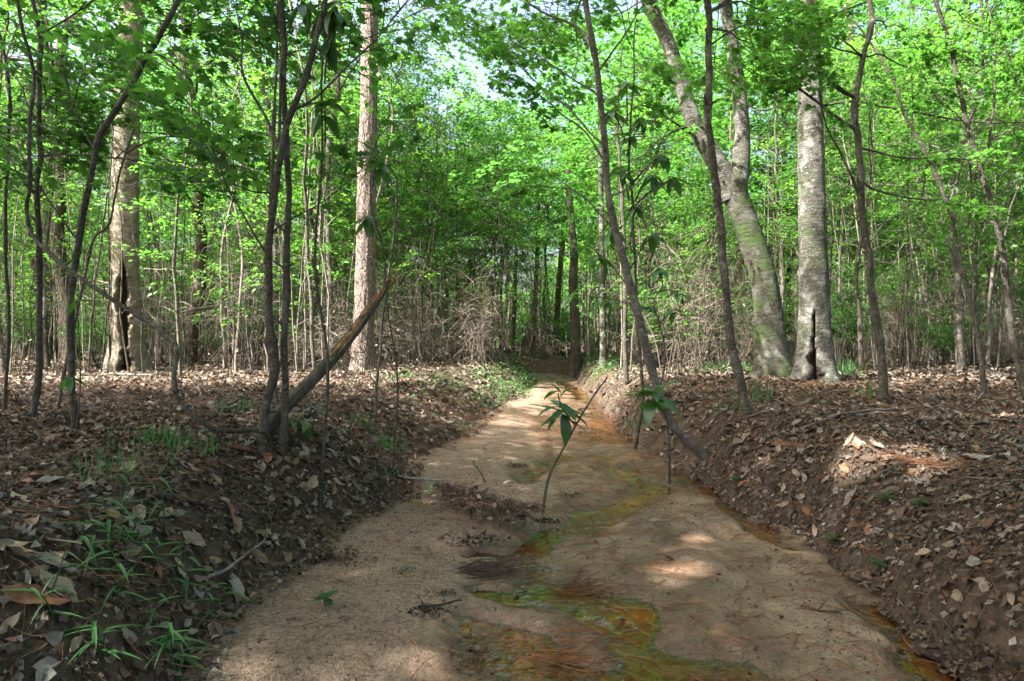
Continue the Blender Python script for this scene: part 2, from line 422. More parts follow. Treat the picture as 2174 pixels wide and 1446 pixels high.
def sand_mat():
    t = NT('stream_sand'); g = t.n('ShaderNodeNewGeometry'); P = g.outputs['Position']
    wet = t.n('ShaderNodeAttribute', attribute_name='tint').outputs['Fac']
    a = t.noise(P, 4, 5, .6); b = t.noise(P, 60, 4, .6); c = t.noise(P, 260, 3, .7)
    gr = t.n('ShaderNodeTexVoronoi', i_Scale=220.0); t.l(P, gr.inputs['Vector'])
    sp = t.n('ShaderNodeSeparateColor'); t.l(gr.outputs['Color'], sp.inputs[0])
    dry = t.mix(a, (.40, .285, .20), (.54, .405, .295))
    dry = t.mix(t.ramp(t.noise(P, 85, 4, .7), [(.40, .8), (.56, 0)]), dry, (.20, .125, .078))
    dry = t.mix(t.math('MULTIPLY', c, .8), dry, (.15, .098, .066))
    dry = t.mix(t.math('MULTIPLY', t.ramp(sp.outputs[0], [(.9, 0), (.94, 1)]), .4), dry, (.40, .30, .22))
    dry = t.mix(t.ramp(t.noise(P, 24, 6, .8), [(.55, 0), (.63, .9)]), dry, (.06, .04, .028))
    dry = t.mix(t.ramp(t.noise(P, 130, 3, .6), [(.62, 0), (.70, .7)]), dry, (.06, .04, .03))
    wetc = t.mix(t.ramp(t.noise(P, 2.2, 6, .7), [(.35, 0), (.65, 1)]), (.105, .064, .043), (.34, .235, .165))
    wetc = t.mix(t.ramp(t.noise(P, 85, 4, .7), [(.40, .5), (.55, 0)]), wetc, (.08, .052, .036))
    wetc = t.mix(t.ramp(b, [(.5, 0), (.75, .6)]), wetc, (.07, .046, .032))
    wv = t.math('ADD', t.math('MINIMUM', wet, 1.0), t.math('MULTIPLY', t.math('SUBTRACT', t.noise(P, 9, 4), .5), .5))
    wv = t.ramp(wv, [(.3, 0), (.55, .6), (.8, 1)])
    col = t.mix(wv, dry, wetc)
    soak = t.math('MULTIPLY', t.n('ShaderNodeAttribute', attribute_name='col').outputs['Fac'], t.ramp(t.noise(P, 7, 4), [(.3, .5), (.6, 1)])); col = t.mix(t.math('MULTIPLY', soak, .85), col, (.095, .056, .036))     # soaked margin of the trickle
    grit = t.ramp(t.noise(P, 75, 3, .6), [(.50, 0), (.62, .55)]); col = t.mix(grit, col, t.mix(1.0, col, (.42, .36, .32), 'MULTIPLY'))      # coarse dark grains
    bits = t.math('MULTIPLY', t.ramp(t.noise(P, 38, 5, .75), [(.57, 0), (.63, 1)]), t.ramp(t.noise(P, 5, 3), [(.36, .15), (.6, 1)])); col = t.mix(bits, col, (.035, .024, .018))   # peppered humus
    col = t.mix(t.ramp(t.math('SUBTRACT', wet, 1.0), [(.12, 0), (.6, 1)]), col, t.mix(b, (.27, .140, .050), (.42, .25, .10)))     # iron-stained sand under water
    p = t.n('ShaderNodeBsdfPrincipled'); p.inputs['Specular IOR Level'].default_value = .4
    t.l(col, p.inputs['Base Color'])
    t.l(t.math('SUBTRACT', t.ramp(wv, [(0, .95), (1, .42)]), t.math('MULTIPLY', soak, .22)), p.inputs['Roughness'])
    h = t.math('ADD', t.math('MULTIPLY', b, .5), t.math('MULTIPLY', c, .35))
    h = t.math('ADD', h, t.math('MULTIPLY', gr.outputs['Distance'], .5))
    h = t.math('ADD', h, t.math('MULTIPLY', t.noise(P, 22, 4, .6), .9)); st = t.math('SUBTRACT', 1.0, t.math('MULTIPLY', wv, .55))
    bn = t.n('ShaderNodeBump', i_Distance=.02); t.l(h, bn.inputs['Height']); t.l(st, bn.inputs['Strength'])
    t.l(bn.outputs[0], p.inputs['Normal']); t.l(p.outputs[0], t.out.inputs['Surface']); return t.m
M['sand'] = sand_mat()
def water_mat():
    t = NT('tannin_water'); g = t.n('ShaderNodeNewGeometry'); P = g.outputs['Position']
    h = t.math('ADD', t.noise(P, 9, 3, .5, .6), t.math('MULTIPLY', t.noise(P, 30, 2), .35))
    ch = t.ramp(t.noise(P, 1.6, 2), [(.42, .10), (.60, 1)])        # choppy where the trickle runs over bumps, calm elsewhere
    bn = t.n('ShaderNodeBump', i_Distance=.05); t.l(h, bn.inputs['Height']); t.l(t.math('MULTIPLY', ch, .9), bn.inputs['Strength']); N = bn.outputs[0]
    fr = t.n('ShaderNodeFresnel', i_IOR=1.5); t.l(N, fr.inputs['Normal'])
    tr = t.n('ShaderNodeBsdfTransparent'); dp = t.n('ShaderNodeAttribute', attribute_name='tint').outputs['Fac']   # depth of the brown water
    cc = t.n('ShaderNodeCombineColor')
    for i_, v_ in enumerate((.84, .54, .19)): t.l(t.math('POWER', v_, dp), cc.inputs[i_])
    t.l(cc.outputs[0], tr.inputs['Color'])
    gl = t.n('ShaderNodeBsdfGlossy', i_Roughness=.012); t.l(N, gl.inputs['Normal'])
    mx = t.n('ShaderNodeMixShader'); t.l(t.math('MULTIPLY', fr.outputs[0], 1.5, True), mx.inputs[0]); t.l(tr.outputs[0], mx.inputs[1]); t.l(gl.outputs[0], mx.inputs[2])
    t.l(mx.outputs[0], t.out.inputs['Surface']); return t.m
M['water'] = water_mat()

def bark_mat(name, base, pale, dark, moss=0.0, lichen=.4, stretch=(1, 1, 1), scale=6, bump=.5, crack=None):
    t = NT(name); tc = t.n('ShaderNodeTexCoord'); P = t.mapping(tc.outputs['Object'], stretch); O = tc.outputs['Object']
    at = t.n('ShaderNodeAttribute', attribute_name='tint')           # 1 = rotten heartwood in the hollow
    a = t.noise(P, scale, 6, .62, .4); b = t.noise(P, scale*5, 5, .65); f = t.noise(O, 5.5, 5, .6, .5)
    col = t.mix(t.ramp(a, [(.32, 0), (.68, 1)]), dark, base)
    col = t.mix(t.ramp(f, [(.5, 0), (.66, lichen)]), col, pale)
    sp = t.noise(O, 26, 3, .6); col = t.mix(t.ramp(sp, [(.62, 0), (.68, lichen)]), col, [min(.75, x*1.35) for x in pale])
    col = t.mix(t.math('MULTIPLY', t.ramp(b, [(.38, 0), (.62, 1)]), .5), col, dark)
    col = t.mix(t.ramp(t.noise(O, 70, 4, .65), [(.57, 0), (.66, lichen*.8)]), col, pale)
    if moss:
        mz = t.noise(O, 3.2, 5, .65); col = t.mix(t.ramp(mz, [(.46, 0), (.62, moss)]), col, (.045, .075, .02))
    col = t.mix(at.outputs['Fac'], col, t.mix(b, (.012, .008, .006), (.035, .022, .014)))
    p = t.n('ShaderNodeBsdfPrincipled', i_Roughness=.85); p.inputs['Specular IOR Level'].default_value = .2
    h = t.math('ADD', a, t.math('MULTIPLY', b, .5))
    h = t.math('ADD', h, t.math('MULTIPLY', t.noise(O, 70, 3), .25))
    t.l(col, p.inputs['Base Color']); t.l(t.bump(h, bump, .03), p.inputs['Normal'])
    t.l(p.outputs[0], t.out.inputs['Surface']); return t.m
M['beech'] = bark_mat('beech_bark', (.115, .108, .095), (.34, .34, .315), (.03, .027, .023), .4, .68, (1.0, 1.0, 4.5), 4.5, .9)
M['beech_mossy'] = bark_mat('mossy_beech_bark', (.09, .084, .07), (.24, .25, .215), (.028, .026, .02), .9, .42, (1.0, 1.0, 3.5), 5, .7)
M['beech_pale'] = bark_mat('pale_beech_bark', (.36, .295, .235), (.54, .50, .43), (.10, .075, .055), .45, .65, (1, 1, 2.6), 4, .9)
def pine_mat():
    t = NT('pine_bark'); tc = t.n('ShaderNodeTexCoord'); O = tc.outputs['Object']
    P = t.mapping(O, (13, 13, 3.2))
    vo = t.n('ShaderNodeTexVoronoi', feature='DISTANCE_TO_EDGE', i_Scale=2.5, i_Randomness=1.0); t.l(P, vo.inputs['Vector'])
    vc = t.n('ShaderNodeTexVoronoi', i_Scale=2.5, i_Randomness=1.0); t.l(P, vc.inputs['Vector'])
    sc = t.n('ShaderNodeSeparateColor'); t.l(vc.outputs['Color'], sc.inputs[0])
    b = t.noise(t.mapping(O, (2, 2, 1)), 30, 5, .65)
    plate = t.mix(sc.outputs[0], (.125, .10, .09), (.23, .19, .17)); plate = t.mix(t.math('MULTIPLY', b, .6), plate, (.34, .28, .25))
    e = t.ramp(vo.outputs['Distance'], [(.0, .0), (.05, .7), (.16, 1)]); col = t.mix(e, (.07, .048, .04), plate)
    p = t.n('ShaderNodeBsdfPrincipled', i_Roughness=.9); p.inputs['Specular IOR Level'].default_value = .15
    t.l(col, p.inputs['Base Color']); t.l(t.bump(t.math('ADD', e, t.math('MULTIPLY', b, .5)), 1.0, .02), p.inputs['Normal'])
    t.l(p.outputs[0], t.out.inputs['Surface']); return t.m
M['pine'] = pine_mat()
M['sapling'] = bark_mat('sapling_bark', (.105, .09, .074), (.28, .27, .24), (.042, .034, .027), .25, .5, (1, 1, 2.5), 18, .8)
M['sapling_grey'] = bark_mat('grey_sapling_bark', (.17, .15, .128), (.36, .34, .31), (.07, .06, .05), .2, .5, (1, 1, 2.5), 16, .8)
M['pole_pale'] = bark_mat('pale_pole_bark', (.25, .22, .19), (.4, .37, .33), (.11, .09, .075), .1, .5, (1, 1, 2.5), 9, .4)
M['trunk_far'] = bark_mat('distant_bark', (.12, .09, .075), (.26, .22, .19), (.05, .038, .03), .1, .4, (2.5, 2.5, 1), 5, .5)
M['brush'] = attr_mat('dead_brush', .85, .15, .1, 0, .35, 9)
M['log'] = bark_mat('rotting_log', (.14, .12, .095), (.26, .24, .2), (.04, .032, .025), .3, .3, (5, 5, 1), 7, .9)
M['heartwood'] = bark_mat('torn_heartwood', (.42, .24, .09), (.5, .34, .18), (.16, .08, .035), 0, .3, (6, 6, 1), 8, .8)

# ------------------------------------------------------------------ setting: ground, sand, water
def grid_mesh(xs, ys, zf, keep=None):
    X, Y = np.meshgrid(xs, ys); Z = zf(X, Y); nx = len(xs)
    V = np.stack([X, Y, Z], -1).reshape(-1, 3)
    i = (np.arange(len(ys)-1)[:, None]*nx+np.arange(nx-1)[None, :]).ravel()
    F = np.stack([i, i+1, i+nx+1, i+nx], -1)
    if keep is not None:
        k = keep(X, Y).ravel(); F = F[k[F].any(axis=1)]
        used = np.unique(F); rm = np.full(len(V), -1); rm[used] = np.arange(len(used)); V = V[used]; F = rm[F]
    return V, F
def axis(a, fine, s0, g):
    v = [0.0]
    while v[-1] < a: v.append(v[-1]+s0+g*max(0, v[-1]-fine))
    return np.array(v)
xa = axis(150, 2.6, .028, .035); xs = np.concatenate([-xa[:0:-1], xa])
ya = axis(200, 3.0, .028, .018); ys = np.concatenate([-axis(60, 1, .15, .1)[:0:-1], ya])
mb = MB(); V, F = grid_mesh(xs, ys, H)
sd = sdist(V[:, 0], V[:, 1])
mb.add(V, F, .5*smooth(.35, .03, sd)*smooth(.2, .6, .5+.5*fbm(V[:, 0]*1.5, V[:, 1]*1.5, 0, 77, 3)))
tag(part('ground', mb, M['soil'], None), kind='structure')
mb = MB(); xs2 = np.arange(-1.9, 2.4, .0125); ys2 = np.concatenate([np.arange(-3, 1.3, .06), 1.3+axis(19.6, 1.9, .0105, .0125)])
V, F = grid_mesh(xs2, ys2, sandz, lambda x, y: sdist(x, y) < .16)
wet = smooth(.058, .018, V[:, 2])+np.clip(-V[:, 2]/.02, 0, 1)
mb.add(V, F, wet, np.stack([smooth(.030, .006, V[:, 2])]*3, -1)*.999)
sand = tag(part('stream_bed', mb, M['sand'], None), kind='structure')
def riffle(x, y):
    m = np.zeros_like(x)
    for (px, py, r) in ((1060, 1395, .20), (1110, 1430, .18), (1090, 1320, .12), (1300, 1330, .10), (1320, 1085, .16), (1210, 1120, .13), (1150, 990, .2), (1300, 1010, .15), (1480, 1440, .12)):
        a, b_ = gp(px, py); m = np.maximum(m, np.exp(-((x-a)**2+((y-b_)*.8)**2)/r**2))
    return m
mb = MB(); V, F = grid_mesh(xs2, ys2, lambda x, y: riffle(x, y)*(.0045*fbm(x*17, y*21, 0, 23, 2)+.002*fbm(x*45, y*45, 0, 29, 1)), lambda x, y: (sdist(x, y) < .12) & (sandz(x, y) < .012))
mb.add(V, F, np.clip(-sandz(V[:, 0], V[:, 1])/.022, 0, 2.2)); tag(part('water', mb, M['water'], None), kind='structure')

# ------------------------------------------------------------------ hero trunks
def trunk_mesh(mb, P, R, sides=40, seg=150, flare=.5, lobes=5, amp=.03, seed=1, crack=None, ridged=False, flare_h=.22):
    C = catmull(P, seg); t = np.linspace(0, 1, seg)
    dist = np.concatenate([[0], np.cumsum(np.linalg.norm(np.diff(C, axis=0), axis=1))])
    pc = np.concatenate([[0], np.cumsum(np.linalg.norm(np.diff(np.asarray(P, float), axis=0), axis=1))]); r0 = np.interp(t, pc/pc[-1] if len(R) == len(P) else np.linspace(0, 1, len(R)), R)
    T, N, B = frames(C); a = np.arange(sides)*2*math.pi/sides
    Nx = np.array([1.0, 0, 0])-T*T[:, :1]; Nx = nrm(Nx); By = np.cross(T, Nx)     # angle 0 = +x, 90 deg = +y (away from camera)
    A = a[None, :]*np.ones((seg, 1)); Dm = dist[:, None]*np.ones((1, sides))
    r = r0[:, None]*(1+flare*np.exp(-Dm/flare_h)*(1+.55*np.cos(lobes*A+seed)+.3*np.cos((lobes+2)*A+2*seed)))
    ca, sa = np.cos(A), np.sin(A)
    if ridged:
        nz = 1-np.abs(vnoise(ca*5.5+seed, sa*5.5, Dm*2.2, seed))*2; nz = np.clip(nz, -1, 1)
        nz = -np.clip(nz, .2, 1)+.25*fbm(ca*6, sa*6, Dm*9, seed+3, 2)
    else:
        nz = fbm(ca*1.4+seed, sa*1.4, Dm*1.6, seed, 4)+.45*fbm(ca*3, sa*3, Dm*14, seed+5, 2)
    r = r+amp*r0[:, None]*nz
    tint = np.zeros_like(r)
    if crack:
        for (ac, hw, d0, d1, depth) in crack:
            cen = ac+.10*fbm(Dm*2.2, 3.3, 0, seed+9, 3)
            u = np.abs((A-cen+math.pi) % (2*math.pi)-math.pi)
            prof = np.interp(dist, np.linspace(d0, d1, len(hw)), hw, left=0, right=0)[:, None]*(1+.55*fbm(Dm*9, A*3, 0, seed+11, 3))
            m = smooth(1.06, .8, u/np.maximum(prof, 1e-4))*(prof > .01)
            lip = np.exp(-((u-prof*1.25)/(.12))**2)*(prof > .01)
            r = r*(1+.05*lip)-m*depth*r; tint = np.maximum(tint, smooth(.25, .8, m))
    V = C[:, None, :]+r[..., None]*(ca[..., None]*Nx[:, None, :]+sa[..., None]*By[:, None, :])
    mb.add(V.reshape(-1, 3), ring_faces(seg, sides), tint.ravel()); return C, r0
def crown_on(parent, centre, rad, hgt, n, per, L, size, mat, name='crown', tmpl=None):
    """free crown of sprays inside an ellipsoid"""
    p = RNG.normal(0, 1, (n, 3)); p = nrm(p)*U(.35, 1, n)[:, None]**.6
    O = np.array(centre)+p*np.array([rad, rad, hgt]); D = p.copy(); D[:, 2] = D[:, 2]*.3+U(-.1, .25, n)
    b = MB(); q = spray_leaves(O, D, U(.7, 1.2, n)*L, per)
    leaves(b, *q, U(.75, 1.25, len(q[0]))*size, tmpl or T_diamond(), U(0, 1, len(q[0])))
    return part(name, b, mat, parent, False, kind='stuff')
def limb(mb, a, b, r, k=6, sag=.1, n=8):
    a, b = np.array(a), np.array(b); m = (a+b)/2+np.array([*U(-sag, sag, 2), U(0, sag)])
    tube(mb, wiggle(catmull([a, m, b], n), .04*np.linalg.norm(b-a)*.5, U(0, 50)), np.linspace(r, r*.35, n), k)

def root_at(px, py):
    p = hit(px, py); return p, p[1]

# A: pale hollow beech on the left
pA, dA = root_at(276, 792)
tA = thing('hollow_beech', 'thick pale sunlit trunk split by a long dark hollow, standing on the left', 'tree', pA)
path = [W(274, 800, dA), W(270, 720, dA), W(264, 600, dA), W(266, 450, dA), W(268, 300, dA), W(272, 150, dA), W(283, 0, dA), W(300, -180, dA), W(310, -420, dA)]
rp = lambda w, d: w/2/FPX*d
b = MB()
trunk_mesh(b, path, [rp(w, dA) for w in (68, 64, 58, 53, 50, 50, 49, 46, 40)], 72, 300, .75, 3, .03, 3,
           [(-1.17, [.36, .24, .12, .28, .32, .36, .42, .26, .06], 0.0, 2.2, .64)], flare_h=.32)
part('trunk', b, M['beech_pale'], tA)
b = MB()
for i in range(70):       # dead vine twigs hanging round the upper trunk
    z = U(3.9, 5.2); a = U(0, 6.28); r = .25
    c = np.array([pA[0]+r*math.cos(a)-.02, pA[1]+r*math.sin(a), z])
    e = c+np.array([math.cos(a)*U(.03, .35), math.sin(a)*U(.03, .35), U(-.5, .15)])
    tube(b, wiggle(catmull([c, (c+e)/2+[0, 0, .08], e], 7), .05, i), np.linspace(.008, .003, 7), 3, col=(.17, .13, .095))
for i in range(16):       # bare white twigs lower down
    z = U(1.5, 2.6); sgn = 1 if i % 3 else -1
    c = np.array([pA[0]+sgn*.22, pA[1]+U(-.1, .15), z]); e = c+np.array([sgn*U(.3, .95), U(-.3, .4), U(-.3, .25)])
    P = wiggle(catmull([c, (c+e)/2+[0, 0, U(-.05, .12)], e], 9), .09, i*3)
    tube(b, P, np.linspace(.010, .004, 9), 4, col=(.36, .31, .26))
    for k in (3, 5, 6, 7):
        e2 = P[k]+np.array([sgn*U(.05, .3), U(-.1, .1), U(-.22, .1)]); tube(b, [P[k], (P[k]+e2)/2+[0, 0, .02], e2], [.005, .004, .002], 3, col=(.36, .31, .26))
part('dead_twigs', b, M['twig'], tA, kind='stuff')
crown_on(tA, pA+[1.6, .8, 11.0], 2.8, 3.0, 260, 50, .9, .10, M['leaf'])

# B: scaly pine left of the middle
pB, dB = root_at(775, 788)
tB = thing('pine_tree', 'straight reddish scaly pine trunk in a sunlit patch behind the leaning dead log', 'tree', pB)
b = MB()
trunk_mesh(b, [W(770, 797, dB), W(772, 700, dB), W(776, 560, dB), W(778, 400, dB), W(783, 240, dB), W(785, 60, dB), W(788, -200, dB), W(792, -600, dB)],
           [rp(w, dB) for w in (52, 47, 44, 41, 38, 36, 33, 26)], 60, 320, .30, 5, .075, 8, None, True, .16)
part('trunk', b, M['pine'], tB)
crown_on(tB, pB+[.2, .3, 11.5], 2.6, 2.0, 150, 50, .8, .10, M['leaf'])

# C: forked mossy beech
pC, dC = root_at(1640, 803)
tC = thing('forked_beech', 'mossy leaning trunk forking into two pale limbs, beside the straight hollow tree', 'tree', pC)
b = MB()
trunk_mesh(b, [W(1646, 812, dC), W(1636, 720, dC), W(1622, 600, dC), W(1585, 480, dC), W(1564, 420, dC), W(1556, 385, dC), W(1552, 362, dC)],
           [rp(w, dC) for w in (65, 60, 54, 51, 51, 49, 23)], 56, 220, .5, 5, .04, 5, None, False, .3)
part('trunk', b, M['beech_mossy'], tC)
b = MB(); trunk_mesh(b, [W(1556, 420, dC), W(1525, 350, dC), W(1478, 270, dC), W(1450, 190, dC), W(1418, 90, dC), W(1375, 0, dC), W(1330, -140, dC), W(1290, -330, dC)],
                     [rp(w, dC) for w in (45, 42, 36, 32, 29, 29, 25, 18)], 36, 170, .0, 4, .035, 6)
part('limb', b, M['beech'], tC)
b = MB(); trunk_mesh(b, [W(1562, 420, dC+.02), W(1572, 350, dC+.05), W(1575, 280, dC+.1), W(1567, 180, dC+.15), W(1552, 80, dC+.2), W(1540, 0, dC+.2), W(1530, -150, dC+.2), W(1545, -350, dC+.2)],
                     [rp(w, dC) for w in (42, 39, 33, 29, 27, 26, 23, 18)], 36, 170, .0, 4, .035, 7)
part('limb', b, M['beech'], tC)
for (pts, r) in (([(1500, 300), (1420, 250), (1360, 230), (1300, 300), (1250, 340)], .018), ([(1480, 280), (1440, 265), (1380, 300), (1310, 350)], .015),
                 ([(1565, 215), (1610, 240), (1660, 235), (1720, 280)], .012), ([(1430, 120), (1385, 20), (1330, 30), (1280, 60)], .016)):
    b = MB(); tube(b, wiggle(catmull([W(x, y, dC-.15*i) for i, (x, y) in enumerate(pts)], 16), .05, r*900), np.linspace(r, r*.35, 16), 6, bump=.1)
    part('branch', b, M['sapling'], tC)
crown_on(tC, pC+[-1.0, .5, 8.6], 3.0, 2.6, 230, 50, .9, .10, M['leaf'])

# D: straight beech with slit hollow
pD, dD = root_at(1732, 812)
tD = thing('straight_beech', 'straight grey lichen-patched trunk with a narrow dark slit at its foot', 'tree', pD)
b = MB()
trunk_mesh(b, [W(1733, 822, dD), W(1731, 740, dD), W(1729, 640, dD), W(1726, 520, dD), W(1722, 380, dD), W(1720, 240, dD), W(1717, 100, dD), W(1714, 0, dD), W(1712, -200, dD), W(1708, -500, dD)],
           [rp(w, dD) for w in (66, 64, 61, 57, 53, 50, 47, 45, 41, 35)], 72, 330, .6, 5, .034, 12,
           [(-2.06, [.34, .36, .24, .13, .10, .07, .02], 0.0, 1.0, .6)], flare_h=.26)
part('trunk', b, M['beech'], tD)
for (pts, r) in (([(1745, 60), (1780, 30), (1850, 5), (1900, -20)], .02), ([(1745, 225), (1800, 220), (1900, 240), (2010, 260), (2174, 272), (2300, 280)], .016)):
    b = MB(); tube(b, wiggle(catmull([W(x, y, dD-.1*i) for i, (x, y) in enumerate(pts)], 18), .05, r*700), np.linspace(r, r*.35, 18), 6, bump=.1)
    part('branch', b, M['sapling'], tD)
crown_on(tD, pD+[0, .3, 9.6], 3.0, 3.0, 230, 50, .9, .10, M['leaf'])

# ------------------------------------------------------------------ hero saplings
MAPLE = T_maple(); OV = T_ovate(); DIA = T_diamond()
MAPLE_ME = []
for c_ in ((0, 0, 0), (-.3, .2, .2), (.2, -.3, -.2)):
    b = MB(); leaves(b, [(0, 0, 0)], [(0, 1, 0)], [(0, 0, 1)], 1.0, MAPLE, .5, 1.0, np.array([c_])); me = b.mesh('maple_leaf', False); me.materials.append(M['leaf_maple']); MAPLE_ME.append(me)
def put_leaf(parent, me, p, d, up, L, name='leaf', wx=1.0):
    d = Vector(d).normalized(); x = d.cross(Vector(up)); x = x.normalized() if x.length > 1e-5 else Vector((1, 0, 0)); z = x.cross(d)
    m = Matrix((x, d, z)).transposed().to_4x4()
    o = ob(name, me, parent); o.matrix_basis = Matrix.Translation(Vector(p)-Vector(parent.location)) @ m @ Matrix.Diagonal((L*wx, L, L, 1))
    return o
def stem_world(pts, d0, d1):
    n = len(pts); return [W(q[0], q[1], (d0+(d1-d0)*i/max(1, n-1))*(q[2] if len(q) > 2 else 1)) for i, q in enumerate(pts)]
def sapling(name, label, pts, w0, w1, d1=None, mat='sapling', branches=(), sprays=(), auto=0, ext=0.0, tmpl=MAPLE, size=.062, lm='leaf_maple', cat='sapling', group=None, per=26, trange=(.35, 1)):
    """stem traced from the ground up; branches [(pts, width px, depth offset)]; sprays [(px, py, depth offset, dx, dy, length, leaves)]"""
    base = hit(*pts[0][:2]); d0 = base[1]; d1 = d0 if d1 is None else d1
    P = stem_world(pts, d0, d1); P[0] = base-[0, 0, .04]
    if ext: P.append(P[-1]+nrm(P[-1]-P[-2])*ext+np.array([U(-.3, .3), U(-.2, .2), 0]))
    t = thing(name, label, cat, base, group)
    n = max(24, len(P)*9); C = wiggle(catmull(P, n), .022, U(0, 99)); R = .74*np.interp(np.linspace(0, 1, n), [0, (.8 if ext else 1), 1.001], [rp(w0, d0), rp(w1, d1), rp(w1, d1)*.5])
    R = R*(1+.45*np.exp(-np.arange(n)/1.3))*(1+.07*fbm(np.arange(n)*.7, w0, 0, 4, 2))
    for _ in range(7): R = R*(1+U(.1, .28)*np.exp(-((np.arange(n)-U(3, n))/1.1)**2))
    b = MB(); tube(b, C, R, 12, 0.0, bump=.16, seed=int(pts[0][0]) % 97)
    for _ in range(9):
        k = int(U(3, n-2)); a = U(0, 6.28); L = U(.015, .10); v = np.array([math.cos(a), math.sin(a), U(.1, .9)])*(L+R[k])
        tube(b, [C[k], C[k]+v*.6+[0, 0, .005], C[k]+v], [max(R[k]*.4, .003), max(R[k]*.28, .002), .001], 5, 0.0)
    part('stem', b, M[mat], t)
    LO, LD, LL, own = [], [], [], []
    for (bp, bw, dd) in branches:
        k = int(np.argmin([np.hypot(*( (c[0]/c[1]*FPX+1087)-bp[0][0], (723-(c[2]-CAM_H)/c[1]*FPX)-bp[0][1])) for c in C]))
        st = C[k]; Q = [st]+[W(x, y, st[1]+dd*(i+1)/len(bp)) for i, (x, y) in enumerate(bp[1:])]
        m = max(10, 6*len(Q)); q = wiggle(catmull(Q, m), .03, U(0, 99))
        b = MB(); tube(b, q, np.linspace(rp(bw*.85, st[1]), rp(bw*.28, st[1]), m), 7, 0.0, bump=.12); br = part('branch', b, M[mat], t)
        for j in range(int(m*.4), m, 3):
            LO.append(q[j]); dv = nrm(q[min(j+1, m-1)]-q[j-1])+np.array([*U(-.7, .7, 2), U(-.1, .3)]); LD.append(dv); LL.append(U(.25, .5)); own.append(br)
    for i in range(auto):
        k = int(n*U(*trange)); k = min(k, n-2); a = U(0, 6.28); L = U(.4, 1.1)
        e = C[k]+np.array([math.cos(a)*L, math.sin(a)*L*.8, L*U(.2, .9)])
        q = wiggle(catmull([C[k], (C[k]+e)/2+[0, 0, -.05], e], 9), .05, U(0, 99))
        b = MB(); tube(b, q, np.linspace(max(R[k]*.4, .004), .002, 9), 5, 0.0); br = part('branch', b, M[mat], t)
        for j in (4, 6, 8):
            LO.append(q[j]); LD.append(nrm(q[j]-q[j-2])+np.array([*U(-.7, .7, 2), 0])); LL.append(U(.3, .55)); own.append(br)
    for (x, y, dd, dx, dy, L, cnt) in sprays:
        o = W(x, y, d0+dd); k = int(np.argmin(np.linalg.norm(C-o, axis=1)))
        q = wiggle(catmull([C[k], (C[k]+o)/2+[0, 0, .08], o], 12), .05, U(0, 99))
        b = MB(); tube(b, q, np.linspace(max(R[k]*.4, .005), .003, 12), 5, 0.0); br = part('branch', b, M[mat], t)
        for i in range(cnt):
            LO.append(o+RNG.normal(0, .18, 3)*np.array([1, 1, .6])*L*1.3); LD.append(np.array([dx+U(-.6, .6), U(-.8, .8), -dy+U(-.2, .2)])); LL.append(L*U(.6, 1.2)); own.append(br)
    if LO:
        LO = np.array(LO); LD = nrm(np.array(LD)); LL = np.array(LL); tw = {}
        for o, d, L, br in zip(LO, LD, LL, own):
            tube(tw.setdefault(br.name, (br, MB()))[1], [o, o+d*L*.5+[0, 0, -.02*L], o+d*L*.95+[0, 0, -.16*L]], [.0035, .0026, .0012], 3, 0.0, cap=False)
        for br, tb in tw.values(): part('twigs', tb, M[mat], br, kind='stuff')
        q = spray_leaves(LO, LD, LL, per); N = len(q[0]); sz = U(.7, 1.2, N)*size
        p3 = q[0]; sx = p3[:, 0]/p3[:, 1]*FPX+1087; sy = 723-(p3[:, 2]-CAM_H)/p3[:, 1]*FPX
        ok = np.ones(N, bool)
        for (x0, x1, y0, y1) in ((222, 312, 270, 810), (1688, 1766, 240, 820), (748, 802, 380, 720)): ok &= ~((sx > x0) & (sx < x1) & (sy > y0) & (sy < y1))
        q = [v[ok] for v in q]; sz = sz[ok]; p3 = q[0]; sx = sx[ok]; sy = sy[ok]; N = len(sz)
        order = np.argsort(np.where((sx > 5) & (sx < 2169) & (sy > 5), p3[:, 1]/sz, 1e6)); single = order[:60 if tmpl is MAPLE else 0]
        for i_, j in enumerate(single): put_leaf(t, MAPLE_ME[i_ % 3], p3[j], q[1][j], q[2][j], sz[j])
        k = np.ones(N, bool); k[single] = False; b = MB()
        leaves(b, q[0][k], q[1][k], q[2][k], sz[k], tmpl, U(0, 1, k.sum())); part('foliage', b, M[lm], t, False, kind='stuff')
    return t
sapling('maple_sapling', 'kinked dark sapling rising at the left edge of the picture', [(68, 892), (78, 800), (74, 700), (77, 560), (79, 430), (82, 370), (90, 325), (81, 260), (77, 150), (70, 0)], 17, 11, None,
        branches=[([(90, 325), (130, 325), (200, 332), (300, 330), (360, 350)], 6, -.3), ([(81, 260), (40, 190), (0, 120), (-60, 60)], 6, .2), ([(77, 80), (140, 40), (190, 10), (240, -30)], 6, -.2), ([(79, 430), (30, 310), (0, 260)], 5, .2)],
        sprays=[(40, 130, .4, 1, .1, .5, 10), (120, 200, .5, 1, .2, .45, 10), (100, 270, .3, 1, .1, .45, 10), (30, 240, .2, 1, .2, .5, 9), (150, 60, .5, 1, .1, .4, 6)], auto=2, ext=1.2)
sapling('maple_sapling', 'dark sapling leaning up and right across the pale hollow trunk', [(162, 922), (156, 800), (153, 650), (166, 520), (181, 420), (205, 315), (240, 252), (300, 130), (370, 0)], 18, 14, None,
        branches=[([(205, 315), (150, 240), (130, 180), (100, 100)], 5, .3), ([(300, 130), (340, 80), (420, 40), (520, 20)], 5, .3), ([(166, 520), (110, 430), (60, 380), (0, 370)], 5, -.2)],
        sprays=[(360, 40, .4, 1, .2, .4, 5), (180, 110, .6, 1, .2, .4, 5)], auto=1, ext=1.5)
